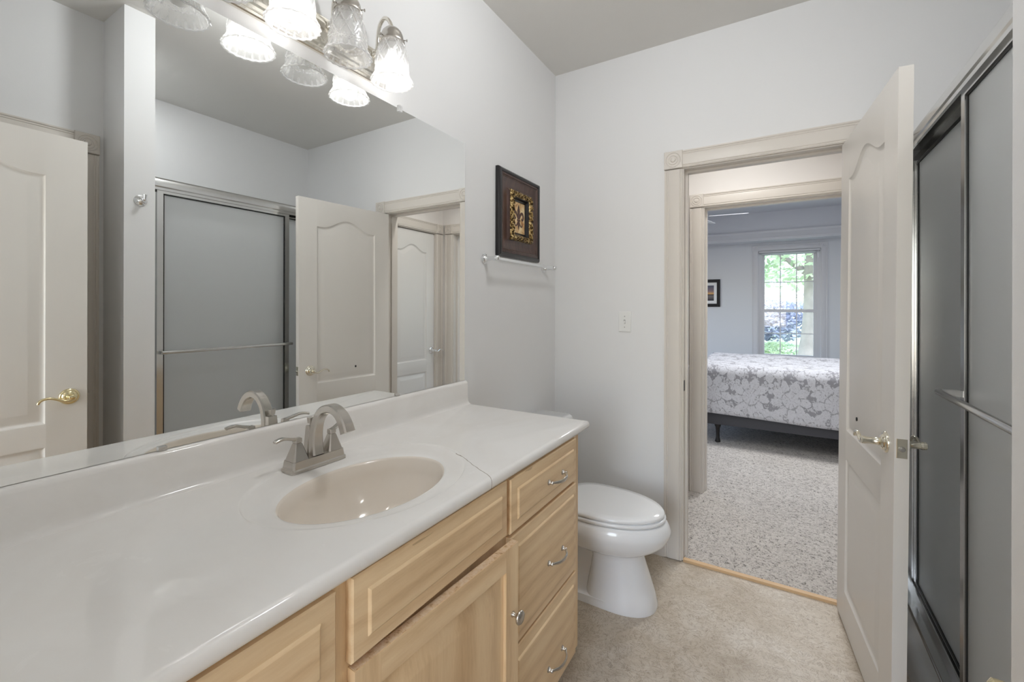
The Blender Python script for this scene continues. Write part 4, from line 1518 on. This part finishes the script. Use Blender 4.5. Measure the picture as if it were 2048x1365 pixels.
def shower_panel(name, label, x, y0, y1, bar):
    p = thing(name, label, 'shower door', (x, (y0 + y1) / 2, 0.19))
    zt, zb, T = 1.952, 0.186, 0.010
    w = 0.028
    bm = new()
    for a, b, c_, d_ in ((y0, y0 + w, zb, zt), (y1 - w, y1, zb, zt), (y0 + w, y1 - w, zb, zb + 0.022), (y0 + w, y1 - w, zt - 0.030, zt)):
        box(bm, x - T, x + T, a, b, c_, d_)
    obj('panel_frame', bm, M['alum'], p, bevel=0.002)
    bm = new()
    g0 = 0.006
    for a, b, c_, d_ in ((y0 + w, y0 + w + g0, zb + 0.022, zt - 0.03), (y1 - w - g0, y1 - w, zb + 0.022, zt - 0.03), (y0 + w, y1 - w, zb + 0.022, zb + 0.022 + g0), (y0 + w, y1 - w, zt - 0.03 - g0, zt - 0.03)):
        box(bm, x - 0.006, x + 0.006, a, b, c_, d_)
    obj('gasket', bm, M['black'], p)
    bm = new(); box(bm, x - 0.0025, x + 0.0025, y0 + w, y1 - w, zb + 0.022, zt - 0.03)
    obj('glass_pane', bm, M['obscure'], p)
    if bar:
        bm = new()
        bx0 = x - T - 0.048
        tube(bm, [(bx0, y0 + 0.006, 1.089), (bx0, y1 - 0.006, 1.089)], 0.009, 14, flat=[(0.0075, 0.0095)] * 2, up=(1, 0, 0))
        tbar = obj('towel_bar', bm, M['alum'], p, smooth=50)
        bm = new()
        for yb in (y0 + 0.014, y1 - 0.014):
            box(bm, bx0 + 0.004, x - T, yb - 0.010, yb + 0.010, 1.080, 1.098)
        obj('bar_bracket', bm, M['alum'], tbar, bevel=0.002)
    return p


shower_panel('sliding_shower_door', 'near sliding shower door of obscure glass with a towel bar across it', 1.618, 1.000, 1.722, True)
shower_panel('sliding_shower_door', 'far sliding shower door of obscure glass, behind the towel-bar panel', 1.656, 1.640, 2.404, False)

# added entry window behind the camera, unseen, goes with the fill light
win3 = thing('window_added_entry', 'added unseen window frame in the entry, set round the fill light', 'window', (1.05, -1.95, 0.6), kind='structure')
bm = new()
for a, b, c_, d_ in ((0.6, 0.65, 0.6, 2.1), (1.45, 1.5, 0.6, 2.1), (0.65, 1.45, 0.6, 0.65), (0.65, 1.45, 2.05, 2.1), (0.65, 1.45, 1.33, 1.37)):
    box(bm, a, b, -1.99, -1.95, c_, d_)
obj('window_frame', bm, M['trim'], win3)

# ------------------------------------------------------------------ bedroom: window
win = thing('window_1', 'tall white double-hung bedroom window with slim muntins', 'window', (1.31, BW, 0.48), kind='structure')
bm = new()
WX0, WX1, WZ0, WZ1 = 0.88, 1.748, 0.48, 2.29
nb_ = Vector((0, -1, 0)); wb = Vector((1, 0, 0)); upv = Vector((0, 0, 1))
extrude_profile(bm, CAS, (WX0 - 0.004, BW, WZ0), (WX0 - 0.004, BW, WZ1 + 0.004), -wb, nb_)
extrude_profile(bm, CAS, (WX1 + 0.004, BW, WZ0), (WX1 + 0.004, BW, WZ1 + 0.004), wb, nb_)
extrude_profile(bm, CAS, (WX0 - 0.004, BW, WZ1 + 0.004), (WX1 + 0.004, BW, WZ1 + 0.004), upv, nb_)
bullseye(bm, (WX0 - 0.05, BW, WZ1 + 0.05), wb, nb_, 0.095); bullseye(bm, (WX1 + 0.05, BW, WZ1 + 0.05), wb, nb_, 0.095)
obj('window_casing', bm, M['bedtrim'], win, smooth=30)
bm = new()
box(bm, WX0 - 0.001, WX0 + 0.045, BW + 0.02, BW + 0.139, WZ0, WZ1); box(bm, WX1 - 0.045, WX1 + 0.001, BW + 0.02, BW + 0.139, WZ0, WZ1)
box(bm, WX0, WX1, BW + 0.02, BW + 0.139, WZ1 - 0.03, WZ1); box(bm, WX0 - 0.1, WX1 + 0.1, BW - 0.04, BW + 0.139, WZ0 - 0.03, WZ0 + 0.02)
obj('window_frame', bm, M['bedtrim'], win)


def sash(z0, z1, y, zb, zt):
    bm = new()
    x0, x1 = WX0 + 0.045, WX1 - 0.045
    box(bm, x0, x0 + 0.045, y, y + 0.035, z0, z1); box(bm, x1 - 0.045, x1, y, y + 0.035, z0, z1)
    box(bm, x0 + 0.045, x1 - 0.045, y, y + 0.035, z0, zb); box(bm, x0 + 0.045, x1 - 0.045, y, y + 0.035, zt, z1)
    s = obj('sash', bm, M['bedtrim'], win)
    bm = new()
    ga, gb = x0 + 0.045, x1 - 0.045
    for k in (1, 2):
        xm = ga + (gb - ga) * k / 3
        box(bm, xm - 0.007, xm + 0.007, y + 0.012, y + 0.024, zb, zt)
    zm = (zb + zt) / 2
    box(bm, ga, gb, y + 0.011, y + 0.025, zm - 0.007, zm + 0.007)
    obj('muntins', bm, M['bedtrim'], s)
    bm = new(); box(bm, ga, gb, y + 0.0165, y + 0.0195, zb, zt)
    obj('pane', bm, M['glass'], s)
    return s


sash(1.255, WZ1 - 0.03, BW + 0.075, 1.30, WZ1 - 0.065)
lo = sash(WZ0 + 0.02, 1.305, BW + 0.036, WZ0 + 0.07, 1.255)
for xk in (1.11, 1.49):
    bm = new(); lathe(bm, [(0.018, 0.0), (0.018, 0.01), (0.010, 0.016), (0.004, 0.018)], (xk, BW + 0.052, 1.305), n=14)
    obj('sash_lock', bm, M['nickel'], lo, smooth=40)
bl = thing('window_blind', 'white blind raised in a slim stack at the top of the bedroom window', 'blind', (1.31, BW, 2.25))
bm = new(); box(bm, WX0 + 0.006, WX1 - 0.006, BW - 0.024, BW + 0.018, 2.262, 2.286)
obj('headrail', bm, M['bedtrim'], bl, bevel=0.002)
bm = new()
for k in range(5):
    box(bm, WX0 + 0.012, WX1 - 0.012, BW - 0.020, BW + 0.014, 2.232 + k * 0.006, 2.2335 + k * 0.006)
obj('slats', bm, M['fanwhite'], bl)
bm = new(); tube(bm, [(WX1 - 0.03, BW - 0.026, 2.262), (WX1 - 0.03, BW - 0.026, 2.14)], 0.003, 8)
obj('tilt_wand', bm, M['fanwhite'], bl)

# added side window, unseen, lets more daylight into the bedroom
win2 = thing('window_added_side', 'added unseen bedroom window on the left wall', 'window', (-1.77, 6.6, 0.5), kind='structure')
bm = new()
for a, b, c_, d_ in ((5.85, 5.91, 0.5, 2.2), (7.29, 7.35, 0.5, 2.2), (5.91, 7.29, 0.5, 0.56), (5.91, 7.29, 2.14, 2.2), (6.57, 6.63, 0.56, 2.14)):
    box(bm, -1.81, -1.75, a, b, c_, d_)
obj('window_frame', bm, M['bedtrim'], win2)

# picture on the bedroom wall
bp = thing('framed_photo', 'black framed sunset photo with white mat on the bedroom wall', 'picture', (0.05, BW, 1.59))
toB = lambda u, v, h: Vector((u, BW - h - 0.0005, v))
bm = new(); rect_loops(bm, toB, -0.40, 0.288, 1.346, 1.835, [(0, 0), (0, 0.022), (0.006, 0.026), (0.050, 0.020), (0.055, 0.014), (0.055, 0.006)], fill=False, back=True)
obj('frame', bm, M['blackframe'], bp, smooth=30)
bm = new(); box(bm, -0.348, 0.236, BW - 0.006, BW - 0.004, 1.398, 1.783)
obj('mat_board', bm, M['mat_board'], bp)
bm = new(); box(bm, -0.295, 0.185, BW - 0.0075, BW - 0.0062, 1.455, 1.728)
obj('print', bm, M['sunset'], bp)

# ceiling fan
fan = thing('ceiling_fan', 'white five-blade ceiling fan in the bedroom', 'ceiling fan', (0.259, 6.104, 2.89))
fx, fy = 0.259, 6.104
bm = new(); lathe(bm, [(0.07, 2.889), (0.07, 2.865), (0.03, 2.84), (0.013, 2.83), (0.013, 2.64), (0.05, 2.635), (0.10, 2.615), (0.115, 2.58), (0.11, 2.54), (0.07, 2.515), (0.06, 2.47), (0.04, 2.45)], (fx, fy, 0), n=28)
obj('motor', bm, M['fanwhite'], fan, smooth=40)
for k in range(5):
    a = 0.116 + k * 2 * PI / 5
    u = Vector((math.cos(a), math.sin(a), 0)); v = Vector((-math.sin(a), math.cos(a), 0))
    bm = new()
    outl = [(0.15, -0.045), (0.20, -0.055), (0.52, -0.066), (0.575, -0.050), (0.597, -0.012), (0.597, 0.012), (0.575, 0.050), (0.52, 0.066), (0.20, 0.055), (0.15, 0.045)]
    mk = lambda z: [Vector((fx, fy, 2.50 + z)) + u * p + v * q + Vector((0, 0, 1)) * (q * 0.20) for p, q in outl]
    loft(bm, [mk(0.0), mk(0.007)])
    box_c = Vector((fx, fy, 2.512))
    obj('blade', bm, M['fanwhite'], fan, bevel=None)
    bm = new()
    tube(bm, [box_c + u * 0.09, box_c + u * 0.13, box_c + u * 0.19 - Vector((0, 0, 0.004))], 0.008, 8, flat=[(0.018, 0.004)] * 3, up=tuple(v))
    obj('blade_arm', bm, M['nickel'], fan, smooth=40)

# ------------------------------------------------------------------ bed
bed = thing('bed', 'bed with dark box spring on low dark legs in the bedroom', 'bed', (1.6, 5.47, 0.008))
BX0, BX1, BY0, BY1 = 0.50, 2.66, 4.73, 6.20
bm = new(); box(bm, BX0 + 0.01, BX1, BY0, BY1, 0.185, 0.43)
obj('box_spring', bm, M['boxspring'], bed, bevel=0.02)
bm = new(); box(bm, BX0, BX1, BY0, BY1, 0.431, 0.735)
obj('mattress', bm, M['pillow'], bed, bevel=0.05, seg=4)
for lx, ly in ((0.66, BY0 + 0.03), (0.66, BY1 - 0.05), (2.5, BY0 + 0.03), (2.5, BY1 - 0.05)):
    bm = new()
    lathe(bm, [(0.024, 0.0085), (0.026, 0.014), (0.022, 0.03), (0.017, 0.05), (0.016, 0.10), (0.020, 0.15), (0.030, 0.172), (0.030, 0.185)], (lx, ly, 0), n=10)
    obj('leg', bm, M['darkmetal'], bed, smooth=40)
# bedspread: one cloth, unrolled coordinates for its woven pattern
bm = new()
uvl = bm.loops.layers.uv.new('UVMap')
prof = []
for k in range(13): prof.append((BY0 - 0.022 - 0.012 * math.sin(k / 12 * PI), 0.285 + 0.40 * k / 12))
for k in range(1, 7):
    a = k / 6 * PI / 2
    prof.append((BY0 - 0.022 + 0.075 * (1 - math.cos(a)), 0.685 + 0.070 * math.sin(a)))
for k in range(1, 15): prof.append((BY0 + 0.053 + (BY1 - 0.1 - BY0 - 0.053) * k / 14, 0.757 + 0.006 * math.sin(k * 0.7)))
for k in range(1, 7):
    a = k / 6 * PI / 2
    prof.append((BY1 - 0.1 + 0.12 * math.sin(a), 0.757 - 0.09 * (1 - math.cos(a))))
prof.append((BY1 + 0.022, 0.30))
arc = [0]
for (a, b), (c_, d_) in zip(prof, prof[1:]): arc.append(arc[-1] + math.hypot(c_ - a, d_ - b))
NX = 70
grid = []
for i in range(NX + 1):
    x = BX0 - 0.03 + (BX1 - 0.25 - BX0) * i / NX
    col_ = []
    for j, (y, z) in enumerate(prof):
        side = 1 if j < 14 else 0.25
        w_ = noise.noise(Vector((x * 3.2, z * 2.0, 3.1))) * 0.010 * side + noise.noise(Vector((x * 1.1, j * 0.2, 0))) * 0.006
        hem = 0.016 * math.sin(x * 2.4 + 0.6) * (1 - min(j / 5, 1))
        col_.append(bm.verts.new((x, y - w_, z + hem + (noise.noise(Vector((x * 2.3, y * 6, 9))) * 0.010 if j >= 16 else 0))))
    grid.append(col_)
for i in range(NX):
    for j in range(len(prof) - 1):
        f = bm.faces.new((grid[i][j], grid[i + 1][j], grid[i + 1][j + 1], grid[i][j + 1]))
        for lp, (ii, jj) in zip(f.loops, ((i, j), (i + 1, j), (i + 1, j + 1), (i, j + 1))):
            lp[uvl].uv = ((BX1 - BX0) * ii / NX, arc[jj])
# the foot end drops too
spread = obj('bedspread', bm, M['damask'], None, smooth=60)
sm = spread.modifiers.new('thickness', 'SOLIDIFY'); sm.thickness = 0.006; sm.offset = 1
tag(spread, 'grey and white damask bedspread draped over the bed', 'bedspread')
for k, py in enumerate((5.12, 5.86)):
    bm = new()
    for i in range(1):
        bmesh.ops.create_icosphere(bm, subdivisions=4, radius=1.0)
    for v in bm.verts:
        x, y, z = v.co
        e = lambda q: (abs(q) ** 0.55) * (1 if q >= 0 else -1)
        v.co = (2.18 + 0.23 * e(x), py + 0.33 * e(y), 0.885 + 0.085 * z * (1.15 - 0.45 * (abs(x) ** 3)) + 0.02 * noise.noise(Vector((x * 3, y * 3, k))))
    po = obj('pillow', bm, M['pillow'], None, smooth=80)
    tag(po, ('white pillow on the bed nearest the window wall' if k else 'white pillow on the bed nearest the doorway side'), 'pillow', 'bed pillows')

# ------------------------------------------------------------------ outdoors beyond the window
bm = new(); box(bm, -40, 45, BW + 0.3, 80, -0.75, -0.55)
struct('ground', bm, M['grass'], 'pale sunlit lawn outside the bedroom window', 'lawn')
bm = new(); box(bm, -40, 45, 20.0, 24.5, -0.5495, -0.52)
struct('driveway', bm, M['drive'], 'pale drive crossing the lawn outside', 'driveway')


def leaves(cx, cy, cz, rx, ry, rz, n, size, seed, shell=0.55):
    rnd = random.Random(seed)
    bm = new()
    for _ in range(n):
        while True:
            p = Vector((rnd.uniform(-1, 1), rnd.uniform(-1, 1), rnd.uniform(-1, 1)))
            if shell < p.length < 1: break
        lump = 1 + 0.35 * noise.noise(p * 2.5 + Vector((seed, 0, 0)))
        c_ = Vector((cx + p.x * rx * lump, cy + p.y * ry * lump, cz + p.z * rz * lump))
        u = Vector((rnd.gauss(0, 1), rnd.gauss(0, 1), rnd.gauss(0, 0.6))).normalized()
        v = u.orthogonal().normalized()
        s = size * rnd.uniform(0.6, 1.3)
        bm.faces.new([bm.verts.new(c_ + u * (a * s) + v * (b * s)) for a, b in ((-1, 0), (-0.2, -0.55), (1, 0), (-0.2, 0.55))])
    return bm


tree = thing('tree', 'large leafy tree with a flared trunk right of the window view', 'tree', (2.0, 15.0, -0.55))
bm = new()
pr = [(0.62, -0.56), (0.46, -0.35), (0.36, 0.0), (0.30, 0.5), (0.25, 1.2), (0.23, 2.2), (0.22, 3.2), (0.20, 4.4)]
lathe(bm, pr, (2.02, 15.0, 0), n=20, mod=lambda t_, k, h: 0.05 * math.sin(3 * t_ + k * 0.2) * (1.2 if h < 0.2 else 0.5))
obj('trunk', bm, M['bark'], tree, smooth=60)
bm = new()
for a, z0_, ln in ((0.4, 2.6, 2.2), (2.5, 2.2, 2.6), (3.6, 2.9, 2.4), (5.2, 2.7, 2.0)):
    P = [(2.02 + math.cos(a) * ln * q, 15 + math.sin(a) * ln * q, z0_ + 1.5 * q ** 0.8) for q in (0, 0.3, 0.6, 1.0)]
    tube(bm, P, [0.11, 0.08, 0.05, 0.02], 8)
obj('branches', bm, M['bark'], tree, smooth=60)
obj('foliage', leaves(1.3, 15.0, 4.0, 4.2, 3.2, 2.3, 5200, 0.11, 4, 0.2), M['leaf'], tree)
for nm, lab, c_, r_, n_, sz, mt, sd in (('background_tree', 'pale hazy tree far behind the drive, left in the window view', (-3.0, 33, 5.0), (6, 4, 6.5), 5200, 0.26, 'leaf2', 11),
                                        ('background_tree', 'pale hazy tree far behind the drive, right in the window view', (13.0, 38, 5.5), (6.0, 4, 7), 5200, 0.28, 'leaf2', 12)):
    b_ = thing(nm, lab, 'tree', (c_[0], c_[1], -0.55), group='trees beyond the drive')
    bm = new(); lathe(bm, [(0.35, -0.56), (0.28, 1.0), (0.2, 4.0)], (c_[0], c_[1], 0), n=12)
    obj('trunk', bm, M['bark'], b_, smooth=60)
    obj('foliage', leaves(*c_, *r_, n_, sz, sd, 0.3), M[mt], b_)
b_ = thing('shrub', 'dusky purple shrub beyond the drive in the window view', 'shrub', (1.2, 26, -0.55))
obj('foliage', leaves(1.0, 26, 0.7, 1.9, 1.1, 1.1, 2600, 0.12, 21, 0.2), M['leaf3'], b_)
b_ = thing('low_bush', 'pale green low bush on the near lawn in the window view', 'bush', (0.9, 17.5, -0.55))
obj('foliage', leaves(0.9, 17.5, -0.2, 1.3, 0.7, 0.4, 1500, 0.07, 22, 0.2), M['leaf'], b_)
